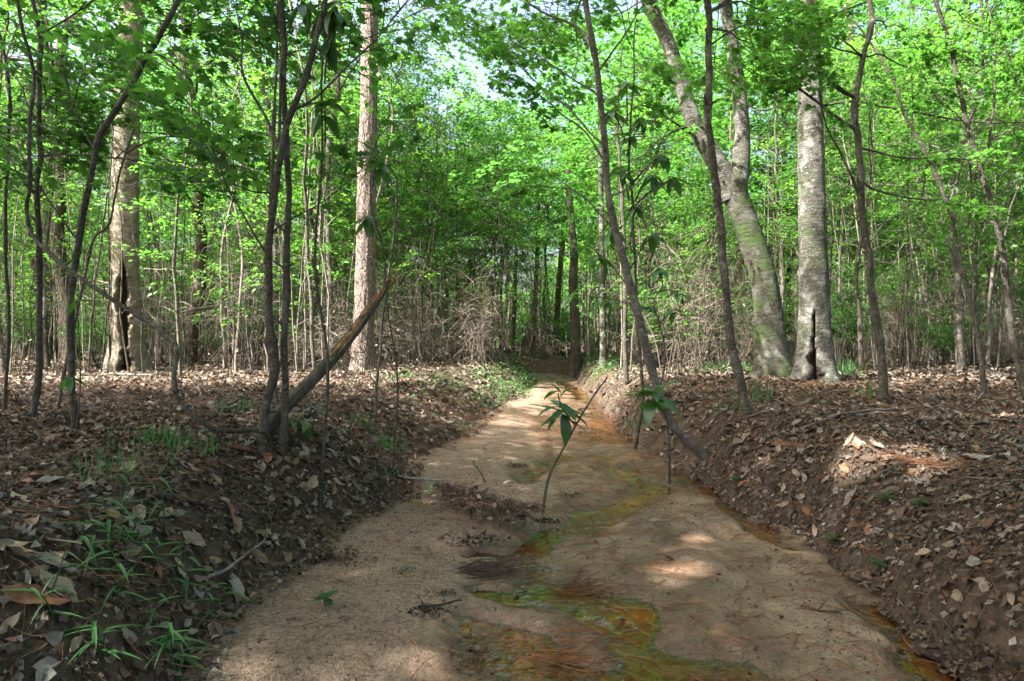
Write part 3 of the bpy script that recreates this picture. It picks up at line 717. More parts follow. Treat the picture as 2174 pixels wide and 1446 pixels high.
sapling('maple_sapling', 'thin pale sapling curving up in front of the pale hollow trunk', [(120, 872), (145, 745), (178, 600), (196, 515), (228, 480), (246, 400), (272, 330), (290, 280)], 10, 4, None, 'sapling_grey',
        branches=[([(272, 330), (330, 290), (400, 300), (470, 340), (530, 365)], 5, -.1)],
        sprays=[(330, 270, -.1, 1, -.1, .45, 7), (400, 300, -.2, 1, -.25, .45, 8), (470, 335, -.3, 1, -.3, .4, 6), (250, 180, .2, 1, .1, .4, 5)])
sapling('arching_vine', 'long bent stem arching from the dead log up to the left edge', [(577, 962), (568, 930, .97), (545, 912, .93), (450, 907, .87), (378, 855, .86), (360, 800, .86), (356, 722, .88), (282, 662, .9), (180, 590, .92), (110, 540, .95), (58, 480), (43, 425), (51, 370), (60, 180), (52, 100), (30, 0)], 13, 9, None,
        auto=0, ext=1.0, cat='vine')
sapling('twin_maple', 'crooked dark sapling with a knobbly elbow beside the leaning dead log', [(553, 945), (562, 860), (577, 785), (566, 720), (560, 640), (562, 590), (564, 500), (582, 390), (600, 325), (622, 240), (655, 130), (685, 20), (700, -60)], 26, 12, None,
        branches=[([(600, 335), (578, 270), (530, 160), (505, 60), (488, -20)], 9, .3), ([(598, 330), (582, 200), (590, 80), (605, -20)], 8, .1), ([(560, 540), (520, 470), (470, 400), (440, 300), (425, 230)], 6, -.2), ([(470, 402), (430, 390), (388, 382)], 6, 0),
                  ([(622, 240), (680, 200), (760, 130), (830, 60), (880, 0)], 7, .3), ([(566, 500), (620, 450), (700, 400), (800, 350)], 5, .3)],
        sprays=[(540, 60, .5, 1, .2, .45, 5), (690, 90, .5, 1, .2, .45, 4)], auto=3, ext=1.5, trange=(.6, 1))
sapling('slender_sapling', 'straight dark slender stem standing right of the knobbly elbowed sapling', [(598, 958), (612, 800), (616, 640), (618, 480), (616, 300), (611, 120), (607, 0)], 20, 15, None, auto=3, ext=2.0, trange=(.75, 1))
sapling('slender_sapling', 'thin grey stem rising behind the upper half of the leaning dead log', [(706, 782), (703, 680), (698, 520), (694, 400), (700, 290), (716, 200), (722, 100), (720, 0)], 17, 12, None, 'sapling_grey',
        branches=[([(698, 330), (740, 300), (790, 295), (832, 291)], 5, -1.0), ([(716, 200), (770, 120), (800, 60), (830, -20)], 6, .3)], sprays=[(850, 60, .3, 1, .1, .6, 9), (880, 130, .6, 1, .1, .5, 7), (820, 20, .5, 1, .1, .6, 9), (840, 190, .8, 1, .1, .5, 7)], auto=2, ext=1.5, trange=(.7, 1))
sapling('slender_sapling', 'short thin bare sapling leaning right of the dead log', [(795, 892), (812, 760), (820, 690), (832, 600), (845, 480), (850, 380)], 9, 4, None, 'sapling_grey', auto=3, per=12, trange=(.6, 1))
sapling('slender_sapling', 'slim stem just left of the twin stems of the dead log', [(590, 905), (586, 760), (583, 600), (586, 440), (590, 300)], 10, 7, None, 'sapling_grey', auto=4, ext=1.2)
sapling('bowed_sapling', 'bowed grey sapling growing out of the right bank and over the stream', [(1502, 962), (1432, 905), (1400, 830), (1376, 745), (1350, 640), (1312, 490), (1292, 330), (1276, 160), (1246, 0)], 26, 14, None, 'sapling_grey',
        branches=[([(1268, 110), (1220, 60), (1140, 25), (1060, -20)], 8, .4), ([(1280, 200), (1180, 130), (1110, 90), (1000, 60)], 5, .4), ([(1290, 320), (1230, 260), (1150, 190), (1090, 120)], 6, .5), ([(1296, 340), (1240, 280), (1180, 240), (1085, 180)], 6, .3),
                  ([(1276, 150), (1330, 60), (1360, 20), (1400, 0)], 6, .2), ([(1300, 420), (1350, 380), (1420, 260), (1470, 180)], 5, .4), ([(1312, 490), (1240, 420), (1150, 400), (1090, 400)], 5, .4)],
        sprays=[(1100, 60, 1.2, 1, .1, .5, 8), (1180, 30, .8, 1, .1, .5, 8), (1000, 40, 1.5, 1, .1, .6, 10), (930, 20, 2.0, 1, .1, .6, 9), (880, 30, 2.4, 1, .1, .7, 9), (960, 70, 2.6, 1, .1, .6, 8), (1120, 60, 2.8, 1, .1, .7, 9), (1200, 100, 3.0, 1, .1, .7, 9), (1080, 110, 2.2, 1, .1, .6, 9), (1150, 150, 2.4, 1, .1, .6, 9), (1060, 0, 1.6, 1, .1, .6, 9), (1350, 120, 1.2, 1, .1, .5, 8), (1230, 180, 1.5, 1, .1, .5, 6)], auto=5, ext=1.8, trange=(.6, 1))
sapling('slender_sapling', 'dark curving sapling in front of the forked mossy tree', [(1590, 888), (1572, 810), (1558, 740), (1549, 610), (1535, 480), (1518, 370), (1508, 250), (1505, 120), (1500, 0)], 26, 15, None,
        branches=[([(1506, 100), (1560, 60), (1640, 40), (1700, 60)], 6, .3)], sprays=[(1560, 60, .4, 1, .1, .5, 8), (1640, 50, .6, 1, .1, .45, 7), (1620, 130, .8, 1, .2, .45, 6), (1500, 140, .8, 1, .2, .5, 6)], auto=4, ext=1.5, trange=(.7, 1))
sapling('forked_sapling', 'dark forked sapling standing right of the straight grey trunk', [(1876, 852), (1873, 760), (1866, 690), (1850, 590), (1832, 440), (1822, 320), (1817, 210), (1838, 120), (1850, 60), (1852, 0)], 24, 13, None,
        branches=[([(1817, 212), (1780, 185), (1735, 120), (1690, 30), (1670, -40)], 11, -.2), ([(1832, 420), (1780, 330), (1755, 270), (1740, 200)], 8, -.2), ([(1826, 280), (1720, 210), (1610, 130), (1570, 20)], 8, -.4), ([(1832, 390), (1870, 410), (1960, 425), (2060, 445)], 7, .2), ([(1822, 310), (1900, 330), (2000, 340), (2100, 345)], 6, .4)],
        sprays=[(1660, 50, -.3, 1, .1, .4, 6), (1610, 140, -.3, 1, .1, .4, 7), (1560, 30, -.3, 1, .1, .45, 6), (1920, 90, .3, 1, .1, .45, 7), (1960, 190, .4, 1, .1, .45, 6)], auto=2, ext=1.4, trange=(.8, 1))
sapling('slender_sapling', 'thin leaning pair of stems on the right bank near the edge', [(2092, 842), (2070, 700), (2040, 580), (2005, 440), (1960, 320), (1910, 230), (1880, 150)], 13, 7, None,
        branches=[([(2075, 730), (2040, 600), (2010, 500), (1990, 420)], 7, .2), ([(2005, 440), (2040, 370), (2060, 300), (2065, 180)], 6, .3)], auto=6, ext=1.0, trange=(.45, 1))
sapling('slender_sapling', 'brown stem swaying up at the right edge of the picture', [(2180, 850), (2160, 760), (2140, 620), (2125, 500), (2085, 360), (2050, 240), (2015, 100), (1985, 0)], 18, 10, None,
        branches=[([(2128, 520), (2160, 430), (2190, 340)], 6, .2), ([(2085, 360), (2110, 260), (2120, 120), (2100, 0)], 7, .3)], sprays=[(2100, 150, .5, 1, .1, .45, 8), (2150, 260, .5, 1, .1, .45, 6), (2050, 60, .6, 1, .1, .45, 6)], auto=6, ext=1.2, trange=(.5, 1))
sapling('slender_sapling', 'straight thin dark stem on the right bank behind the bowed sapling', [(1330, 815), (1327, 700), (1324, 560), (1320, 420), (1310, 280)], 14, 8, None, auto=5, ext=1.2, trange=(.4, 1))
sapling('slender_sapling', 'thin stem at the far left edge beside the kinked sapling', [(10, 880), (14, 700), (8, 500), (20, 300), (10, 100)], 10, 7, None, auto=5, ext=1.0, trange=(.4, 1))

# leaning dead log with torn heartwood
pL = hit(553, 938); dL = pL[1]
tL = thing('dead_log', 'broken dead log leaning up to the right with torn orange heartwood', 'log', pL)
P = [W(540, 945, dL), W(590, 880, dL+.1), W(650, 815, dL+.25), W(740, 715, dL+.5), W(800, 640, dL+.7), W(835, 592, dL+.8)]
b = MB(); n = 90; C = wiggle(catmull(P, n), .03, 4); R = np.interp(np.linspace(0, 1, n), [0, .2, .55, .8, .93, 1], [.050, .038, .036, .029, .024, .015])
T_, N_, B_ = frames(C); k = 22; a = np.arange(k)*2*math.pi/k
rr = R[:, None]*(1+.16*fbm(np.cos(a)[None]*2, np.sin(a)[None]*2, np.linspace(0, 7, n)[:, None], 3, 3)-.12*np.abs(np.sin(a*4))[None])
V = C[:, None]+rr[..., None]*(np.cos(a)[None, :, None]*N_[:, None]+np.sin(a)[None, :, None]*B_[:, None])
b.add(V.reshape(-1, 3), ring_faces(n, k), 0.0); part('log', b, M['log'], tL)
b = MB(); s0 = int(n*.48)
for i in range(16):
    o = U(-.6, .6); u0 = int(U(s0, n*.78)); u1 = min(n-1, u0+int(U(10, 26)))
    side = np.cross(T_[u0:u1], np.array([0, -1.0, 0])); side = nrm(side)
    P2 = C[u0:u1]+(R[u0:u1]*.80)[:, None]*np.array([0, -1.0, 0])+side*(R[u0:u1]*o*.9)[:, None]
    tube(b, P2, np.interp(np.linspace(0, 1, len(P2)), [0, .3, .8, 1], [.003, .011, .010, .002])*U(.7, 1.2), 5, 0.0, bump=.4, seed=i)
for i in range(9):        # splintered end
    o = RNG.normal(0, .008, 3); e = C[-1]+T_[-1]*U(.03, .13)+o*1.6
    tube(b, [C[-4]+o, C[-1]+o*1.2, e], [.007, .005, .0008], 4, 0.0, bump=.3, seed=i)
part('heartwood', b, M['heartwood'], tL)

# ------------------------------------------------------------------ magnolia seedlings, each leaf a part
def long_leaf(name, L, w, droop, seg=9, fold=.12):
    b = MB(); t = np.linspace(0, 1, seg); prof = w*np.sin(np.pi*np.clip(t, 0, 1)**.85)**.75; prof[0] = .02*w; prof[-1] = 0.004
    V = []
    for i, tt in enumerate(t):
        z = -droop*tt**2; y = tt*(1-.25*droop*tt)
        for sx in (-1, 0, 1):
            V.append((sx*prof[i], y, z+fold*abs(sx)*prof[i]*2+.012*math.sin(tt*17)*abs(sx)))
    V = np.array(V)*L; F = []
    for i in range(seg-1):
        for j in (0, 1): F.append((i*3+j, i*3+j+1, i*3+j+4, i*3+j+3))
    b.add(V, np.array(F), np.repeat(np.abs(t-.5), 3)); return b.mesh(name)
LEAF_ME = [long_leaf('magnolia_leaf', 1.0, .165, dr, 10) for dr in (.05, .22, .45)]
for me in LEAF_ME: me.materials.append(M['leaf_magnolia'])
def whorl(parent, c, n, L, pitch=.2, axis_up=(0, 0, 1), a0=0.0, spread=.25):
    for i in range(n):
        a = a0+i*2*math.pi/n+U(-.2, .2); el = pitch+U(-spread, spread)*1.7
        d = (math.cos(a)*math.cos(el), math.sin(a)*math.cos(el), math.sin(el))
        put_leaf(parent, LEAF_ME[int(U(0, 3))], np.asarray(c)+[0, 0, U(-.16, .12)*L], d, (U(-.15, .15), U(-.15, .15), 1), L*U(.75, 1.15))
def magnolia(name, label, base, stems, whorls, r=.008, mat='sapling'):
    t = thing(name, label, 'sapling', base)
    b = MB()
    for i, s in enumerate(stems): 
        q = wiggle(catmull(s, 14), .012, U(0, 99)); tube(b, q, np.linspace(r if i == 0 else r*.6, r*.45, 14), 7, 0.0, bump=.15)
        for k in (4, 8, 11): tube(b, [q[k], q[k]+U(-.02, .02, 3)], [r*.5, r*.2], 4, 0.0)
    part('stem', b, M[mat], t)
    for w in whorls: whorl(t, *w)
    return t
p = hit(1150, 1088); d = p[1]
magnolia('magnolia_seedling', 'leafy green seedling on a thin leaning stick in the stream bed', p,
         [[p-[0, 0, .05], W(1165, 1010, d), W(1205, 930, d), W(1245, 860, d), W(1290, 795, d+.1)], [W(1222, 905, d), W(1205, 880, d), W(1192, 850, d), W(1190, 835, d)]],
         [(W(1192, 862, d), 8, .19, .0, (0, 0, 1), .4), (W(1190, 836, d), 4, .14, .45, (0, 0, 1), .6), (W(1195, 880, d), 5, .17, -.65, (0, 0, 1), 1.2)], .009)
p = hit(1502, 962); d = p[1]-.25; p = np.array([(1425-1087)/FPX*d, d, 0.0]); p[2] = Hf(p[0], p[1])
magnolia('magnolia_seedling', 'broad green leaf whorl beside the foot of the bowed sapling', p,
         [[p-[0, 0, .05], W(1418, 900, d), W(1398, 862, d-.05), W(1388, 835, d-.05)]],
         [(W(1388, 842, d-.05), 11, .235, -.05, (0, 0, 1), .2, .2), (W(1387, 832, d-.05), 7, .2, .15, (0, 0, 1), 1)], .010)
def hang_magnolia(label, chain, dd, spots, L, r=.007):
    base = W(*chain[0], dd)
    g = base.copy(); g[2] = Hf(g[0], g[1])
    t = thing('magnolia_sapling', label, 'sapling', g)
    b = MB(); C = catmull([g-[0, 0, .03], (g+base)/2+[.05, 0, 0]]+[W(x, y, dd) for x, y in chain], 40)
    tube(b, wiggle(C, .02, L*100), np.linspace(r*1.5, r*.5, 40), 8, 0.0, bump=.12); part('stem', b, M['sapling'], t)
    for (x, y, n, pitch) in spots:
        c = W(x, y, dd+U(-.1, .1)); k = int(np.argmin(np.linalg.norm(C-c, axis=1)))
        b = MB(); tube(b, catmull([C[max(k-3, 0)], (C[max(k-3, 0)]+c)/2+[0, 0, .03], c], 8), np.linspace(r*.7, r*.4, 8), 6, 0.0); part('branch', b, M['sapling'], t)
        whorl(t, c, n, L, pitch, (0, 0, 1), U(0, 6))
    return t
hang_magnolia('tall magnolia sapling with dark drooping leaf whorls left of the pine trunk', [(682, 560), (690, 330), (688, 200), (695, 60), (690, -40)], 3.6,
              [(692, 30, 9, -.75), (690, 222, 7, -.15), (692, 238, 5, -.7), (712, 12, 6, -.9), (640, 5, 5, -.6), (700, 75, 5, -1.1)], .155)
hang_magnolia('magnolia sapling with two dark drooping whorls in front of the pine trunk', [(832, 640), (822, 520), (800, 460), (790, 380), (805, 330)], 4.2,
              [(806, 348, 9, -.55), (808, 335, 3, .5), (780, 462, 8, -.65)], .155, .005)
magset = [(1330, 180, 8, -.3), (1300, 235, 8, -.3), (1365, 250, 9, -.4), (1405, 330, 9, -.4), (1385, 375, 8, -.5), (1340, 290, 8, -.2), (1320, 360, 8, -.4), (1350, 440, 9, -.5), (1300, 490, 8, -.4), (1385, 500, 8, -.4), (1425, 380, 7, -.5), (1270, 540, 7, -.4)]
hang_magnolia('dark evergreen magnolia full of leaf whorls between the bowed sapling and forked tree', [(1345, 700), (1338, 560), (1335, 420), (1330, 300), (1340, 150), (1345, 40)], 6.2, magset, .2, .012)
hang_magnolia('low dark magnolia with whorled leaves beside the stream bend', [(1395, 690), (1380, 640), (1400, 600), (1390, 560)], 7.4, [(1215, 625, 7, -.2), (1290, 640, 8, -.2), (1380, 650, 8, -.3), (1430, 660, 8, -.3), (1400, 570, 8, -.3), (1440, 620, 7, -.3)], .2, .010)
for px, py, lab in ((160, 640, 'small broad-leaved seedling in front of the leftmost dark stems'), (150, 800, 'small green seedling at the foot of the leftmost stems'), (655, 860, 'dark glossy seedling right of the leaning dead log foot'), (925, 1022, 'single glossy-leaved sprig on the stream side stick')):
    g = hit(px, max(py+40, 930)) if py != 1022 else hit(px, 1060)
    c = W(px, py, g[1])
    t = thing('seedling', lab, 'seedling', g)
    b = MB(); tube(b, wiggle(catmull([g-[0, 0, .03], (g+c)/2+[.02, 0, 0], c], 10), .01, px), np.linspace(.004, .002, 10), 6, 0.0); part('stem', b, M['sapling'], t)
    nl = 7 if py == 860 else 4
    for i in range(nl):
        cc = c+np.array([0, 0, -.05*i if py == 860 else 0])
        a = i*2.4+U(-.3, .3); put_leaf(t, LEAF_ME[i % 3], cc, (math.cos(a), math.sin(a)*.6, U(-.8, .2)), (0, 0, 1), .11*U(.8, 1.2))

# ------------------------------------------------------------------ background tree prototypes
def zone(px):
    for lim, s in ((210, 'left of hollow trunk'), (520, 'between hollow trunk and leaning log'), (800, 'behind leaning log'), (1060, 'between pine and stream bend'),
                   (1300, 'beyond stream bend'), (1560, 'between stream bend and forked tree'), (1780, 'behind forked and straight trunks'), (1960, 'right of straight grey trunk')):
        if px < lim: return s
    return 'near right edge'
def depth_word(y):
    for lim, w_ in ((11.5, 'at the thicket front'), (14.5, 'a little back'), (18, 'mid-distance'), (22, 'farther back'), (27, 'deep back'), (36, 'far back')):
        if y < lim: return w_
    return 'farthest back'
HEROES = np.array([pA[:2], pB[:2], pC[:2], pD[:2]])
SUN_T = [(-5.6, 10), (-2.35, 11), (-1.8, 13.5), (-.8, 15), (8, 15.5), (6.5, 17.5)]
def shades(x, y):
    for tx, ty in SUN_T:
        al = (x-tx)*math.sin(SUN_AZ)+(y-ty)*math.cos(SUN_AZ); la = abs((x-tx)*math.cos(SUN_AZ)-(y-ty)*math.sin(SUN_AZ))
        if .3 < al < 7 and la < 1.7: return True
    return False
def free_spot(ymin, ymax, gap, taken, spread=.82, chan=.9, cond=None, tries=400):
    for _ in range(tries):
        y = math.sqrt(U(ymin**2, ymax**2)); x = U(-1, 1)*(spread*y+1.5)
        if float(sdist(np.array([x]), np.array([y]))[0]) < chan: continue
        if taken and min((x-a)**2+(y-b_)**2 for a, b_ in taken) < gap*gap: continue
        if np.min(np.hypot(*(HEROES-[x, y]).T)) < .8: continue
        # keep the big trunks in view: nothing planted straight in front of them
        if any(y < h[1]+.4 and abs(x/y-h[0]/h[1]) < .05 for h in HEROES): continue
        if cond and not cond(x, y): continue
        taken.append((x, y)); return x, y
    return None
def proto_tree(name, h, r0, cb, cr, nb, per, size, L, lm, bm, droop=.0, spr=4, lean=.05, twigs=True):
    t = thing(name, '', 'tree'); b = MB()
    P = np.array([(0, 0, -.1), (U(-1, 1)*lean*h*.4, U(-1, 1)*lean*h*.4, h*.35), (U(-1, 1)*lean*h, U(-1, 1)*lean*h, h*.7), (U(-1, 1)*lean*h*1.3, U(-1, 1)*lean*h*1.3, h)])
    n = 26; C = wiggle(catmull(P, n), .03*h*.3, U(0, 99)); R = np.linspace(r0, r0*.15, n); R[0] *= 1.5; R[1] *= 1.1
    tube(b, C, R, 9, 0.0, bump=.12, seed=int(U(0, 90)), cap=False)
    part('trunk', b, bm, t)
    O, D, LL = [], [], []; b = MB()
    for i in range(nb):
        u = cb/h+(1-cb/h)*((i+U(0, 1))/nb)**.9; k = min(int(u*(n-1)), n-2); a = i*2.399+U(-.5, .5)
        len_ = cr*(.35+.65*math.sin(min(1, .12+(u-cb/h)/(1-cb/h+1e-6))*math.pi)**.7)*U(.6, 1.1)
        e = C[k]+np.array([math.cos(a)*len_, math.sin(a)*len_, len_*U(.05, .55)-droop*len_])
        m = (C[k]+e)/2+np.array([0, 0, .08*len_]); q = wiggle(catmull([C[k], m, e], 8), .06*len_*.5, U(0, 99))
        tube(b, q, np.linspace(max(.35*R[k], .008), .004, 8), 4, 0.0, cap=False)
        for j in range(spr):
            w = .3+.7*(j+U(0, .9))/spr; jj = min(7, int(w*8)); o = q[jj]
            dv = nrm(q[min(jj+1, 7)]-q[max(jj-1, 0)])+np.array([*RNG.normal(0, .6, 2), U(-.15, .2)])
            O.append(o); D.append(dv); LL.append(L*U(.6, 1.25))
            if twigs: tube(b, [o, o+nrm(dv)*LL[-1]*.5, o+nrm(dv)*LL[-1]*.9+[0, 0, -.1*LL[-1]]], [.006, .004, .002], 3, 0.0, cap=False)
    part('branches', b, bm, t, kind='stuff')
    q = spray_leaves(np.array(O), np.array(D), np.array(LL), per); b = MB()
    leaves(b, *q, U(.7, 1.3, len(q[0]))*size, DIA, U(0, 1, len(q[0])), U(.8, 1.2, len(q[0])))
    part('crown', b, lm, t, False, kind='stuff')
    return t
def scatter(protos, spots, label, group, cat='tree', sc=(.85, 1.2), fit=None):
    for i, (x, y) in enumerate(spots):
        pr = protos[i % len(protos)]
        o = copy_tree(pr)
        s = U(*sc) if fit is None else min(1.35, (.7+U(.25, .31)*y)/fit[i % len(protos)])
        o.location = (x, y, Hf(x, y)); o.rotation_euler = (0, 0, U(0, 6.28)); o.scale = (s*U(.92, 1.08), s, s*U(.92, 1.1))
        px = 1087+FPX*x/max(y, .5)
        o['label'] = label(px, y); o['group'] = group(px, y); o['category'] = cat
def drop(protos):
    for pr in protos:
        for c in list(pr.children): bpy.data.objects.remove(c)
        bpy.data.objects.remove(pr)
def gap_dir(x, y): return -.145 < x/y < -.005          # strip of open sky above the stream
# understory maples, 9-24 m
P1 = [proto_tree('understory_tree', 8.0, .06, 2.8, 2.3, 30, 42, .085, .75, M['leaf'], M['sapling_grey']),
      proto_tree('understory_tree', 6.6, .05, 2.5, 2.0, 28, 42, .085, .7, M['leaf_yellow'], M['sapling']),
      proto_tree('understory_tree', 9.0, .07, 3.2, 2.4, 32, 42, .09, .8, M['leaf'], M['sapling_grey']),
      proto_tree('understory_tree', 5.2, .045, 1.9, 1.8, 26, 42, .075, .6, M['leaf_shrub'], M['sapling'])]
taken = []; sp = []
for i in range(46):
    s_ = free_spot(10.5, 25, 1.5, taken, .8, 1.0, lambda x, y: not gap_dir(x, y) and not shades(x, y))
    if s_: sp.append(s_)
sp_hi = list(sp); sp_low = []
for i in range(15):
    s_ = free_spot(15, 27, 1.1, taken, .2, .8, gap_dir)
    if s_: sp_low.append(s_)
sp_hi += [(-4.4, 24.2), (-3.3, 17.2), (-5.2, 20.5), (3.2, 15.5)]
lab = lambda px, y: 'leafy young tree %s, %s' % (depth_word(y), zone(px))
grp = lambda px, y: 'young leafy trees %s' % zone(px)
scatter(P1, sp_hi, lab, grp); scatter(P1, sp_low, lab, grp, sc=None, fit=(7.5, 6.2, 8.5, 5.0)); drop(P1)
# far canopy trees, 24-58 m
P2 = [proto_tree('woodland_tree', 17, .17, 4.2, 3.6, 46, 60, .17, 1.5, M['leaf_far'], M['trunk_far'], twigs=False),
      proto_tree('woodland_tree', 14, .14, 3.6, 3.4, 42, 60, .17, 1.5, M['leaf_far'], M['trunk_far'], twigs=False),
      proto_tree('woodland_tree', 11, .12, 2.8, 3.0, 38, 60, .16, 1.4, M['leaf_yellow'], M['trunk_far'], twigs=False)]
sp = []
for i in range(12):
    s_ = free_spot(15.5, 25, 2.0, taken, .8, 1.5, lambda x, y: not (-.24 < x/y < .2) and not shades(x, y))
    if s_: sp.append(s_)
for i in range(84):
    s_ = free_spot(25, 60, 2.6, taken, .82, 1.0, lambda x, y: not (-.2 < x/y < .14 and y < 40))
    if s_: sp.append(s_)
lab = lambda px, y: 'tall green woodland tree %s, %s' % (depth_word(y), zone(px))
grp = lambda px, y: 'woodland trees %s' % zone(px)
scatter(P2, [s_ for s_ in sp if not gap_dir(*s_)], lab, grp, sc=(.85, 1.15)); scatter(P2, [s_ for s_ in sp if gap_dir(*s_)], lab, grp, sc=None, fit=(17, 14, 11)); drop(P2)

# bare-stemmed trunks in the middle distance (traced)
def far_trunk(label, pts, w0, w1, mat, seed, ridged=False, crown=True, name='woodland_tree', top=5):
    base = hit(*pts[0]); d = base[1]
    t = thing(name, label, 'tree', base); b = MB()
    P = stem_world(pts, d, d); P[0] = base-[0, 0, .06]; P.append(P[-1]+nrm(P[-1]-P[-2])*top)
    trunk_mesh(b, P, np.linspace(rp(w0, d), rp(w1, d)*.8, 6), 20, 90, .35, 4, .05, seed, None, ridged, .2); part('trunk', b, mat, t)
    if crown: crown_on(t, P[-1], 2.4, 1.8, 110, 45, .9, .12, M['leaf_far'])
    return t
far_trunk('dark trunk with flared foot standing in the cut bank at the stream bend', [(1222, 800), (1221, 700), (1217, 600), (1219, 540), (1214, 480)], 24, 15, M['trunk_far'], 3, top=1.5)
far_trunk('slim dark trunk leaning right just left of the stream-bend tree', [(1180, 755), (1183, 660), (1190, 560), (1198, 480), (1204, 420)], 14, 9, M['trunk_far'], 4, top=1)
far_trunk('reddish pine trunk right of the straight grey tree', [(1812, 748), (1810, 620), (1808, 480), (1806, 350), (1804, 200)], 27, 22, M['pine'], 5, True)
far_trunk('slimmer reddish pine trunk right of the dark forked sapling', [(1884, 742), (1884, 620), (1885, 480), (1886, 300)], 20, 16, M['pine'], 6, True)
far_trunk('pale slim trunk right of the stream bend', [(1282, 778), (1280, 680), (1278, 560), (1276, 420)], 16, 11, M['beech'], 7, top=1.5)
far_trunk('slim dark trunk beyond the cut bank', [(1133, 752), (1136, 650), (1140, 540), (1143, 450)], 11, 8, M['trunk_far'], 8, top=.8)
far_trunk('thin dark trunk left of the cut bank', [(1088, 758), (1092, 650), (1096, 520), (1098, 450)], 10, 7, M['trunk_far'], 9, top=.8)
far_trunk('tall pine trunk seen above the thin stem behind the log', [(712, 752), (710, 600), (708, 400), (706, 200), (706, 60)], 21, 17, M['pine'], 10, True)
far_trunk('grey trunk behind the pale hollow tree at the left', [(105, 765), (100, 600), (104, 400), (95, 200)], 32, 24, M['beech'], 11)
far_trunk('shaded trunk near the right edge beyond the leaning stems', [(2060, 745), (2062, 600), (2058, 420), (2055, 250)], 22, 16, M['trunk_far'], 12)

# pole saplings
def proto_pole(h, r0, nb, leafy):
    t = thing('pole_sapling', '', 'sapling'); b = MB()
    P = np.array([(0, 0, -.1), (*U(-.06, .06, 2)*h*.5, h*.35), (*U(-.1, .1, 2)*h*.7, h*.7), (*U(-.14, .14, 2)*h, h)])
    n = 20; C = wiggle(catmull(P, n), .05, U(0, 99)); R = np.linspace(r0, r0*.3, n); tube(b, C, R, 6, 0.0, cap=False)
    part('stem', b, M['pole_pale'] if U(0, 1) < .6 else M['sapling_grey'], t)
    b = MB(); O, D = [], []
    for i in range(nb):
        k = int(n*U(.12, .97)); k = min(k, n-1); a = U(0, 6.28); L = U(.25, .9); e = C[k]+np.array([math.cos(a)*L, math.sin(a)*L, L*U(-.1, .6)])
        q = wiggle(catmull([C[k], (C[k]+e)/2, e], 6), .04, U(0, 99)); tube(b, q, np.linspace(.005, .002, 6), 3, 0.0, cap=False)
        if k > n*.24:
            for j in range(leafy): O.append(q[U(0, 1) < .5 and 3 or 5]); D.append(nrm(q[5]-q[2])+RNG.normal(0, .4, 3))
    part('branches', b, M['sapling'], t, kind='stuff')
    if O:
        q = spray_leaves(np.array(O), np.array(D), U(.3, .6, len(O)), 14); b = MB()
        leaves(b, *q, U(.06, .095, len(q[0])), DIA, U(0, 1, len(q[0]))); part('foliage', b, M['leaf'] if leafy < 3 else M['leaf_yellow'], t, False, kind='stuff')
    return t
P3 = [proto_pole(h, r, nb, lf) for h, r, nb, lf in ((4.5, .022, 26, 2), (6, .03, 30, 2), (3.2, .016, 22, 2), (7, .036, 30, 3), (5, .02, 34, 1), (2.6, .013, 20, 1), (4, .02, 24, 3))]
tk = []; sp = []
for i in range(270):
    s_ = free_spot(9.0, 32, .42, tk, .8, .5, lambda x, y: not (gap_dir(x, y) and y < 15))
    if s_: sp.append(s_)
lab = lambda px, y: 'thin upright sapling %s, %s' % (depth_word(y), zone(px))
grp = lambda px, y: 'thin saplings %s' % zone(px)
scatter(P3, sp, lab, grp, 'sapling', (.8, 1.25)); drop(P3)

b = MB(); bd = MB()
for i in range(2000):        # the uncounted rest of the thicket's thin stems
    y = math.sqrt(U(11**2, 46**2)); x = U(-1, 1)*(.8*y+1)
    if float(sdist(np.array([x]), np.array([y]))[0]) < .5 or gap_dir(x, y) and y < 16 or (-.1 < x/y < .12 and U(0, 1) < .6): continue
    h = U(2.0, 7.5); z = .45; l = U(-.12, .12, 2)*h; r = U(.006, .017)*(1+.025*y)
    C = wiggle(catmull([(x, y, z-.05), (x+l[0]*.3, y+l[1]*.3, z+h*.5), (x+l[0], y+l[1], z+h)], 9), .07, i*.37)
    q_ = b if U(0, 1) < .5 else bd
    tube(q_, C, np.linspace(r, r*.35, 9), 4, 0.0, cap=False)
    for k in (2, 3, 4, 5, 6, 7):
        e = C[k]+np.array([*U(-.5, .5, 2), U(-.05, .45)]); tube(q_, [C[k], (C[k]+e)/2+[0, 0, .04], e], [r*.35, r*.25, r*.12], 3, 0.0, cap=False)
tag(part('thicket_stems', b, M['pole_pale'], None), 'mass of thin bare grey stems filling the thicket behind', 'thicket', kind='stuff')
tag(part('dark_thicket_stems', bd, M['sapling'], None), 'mass of thin dark stems and twigs among the paler thicket stems', 'thicket', kind='stuff')

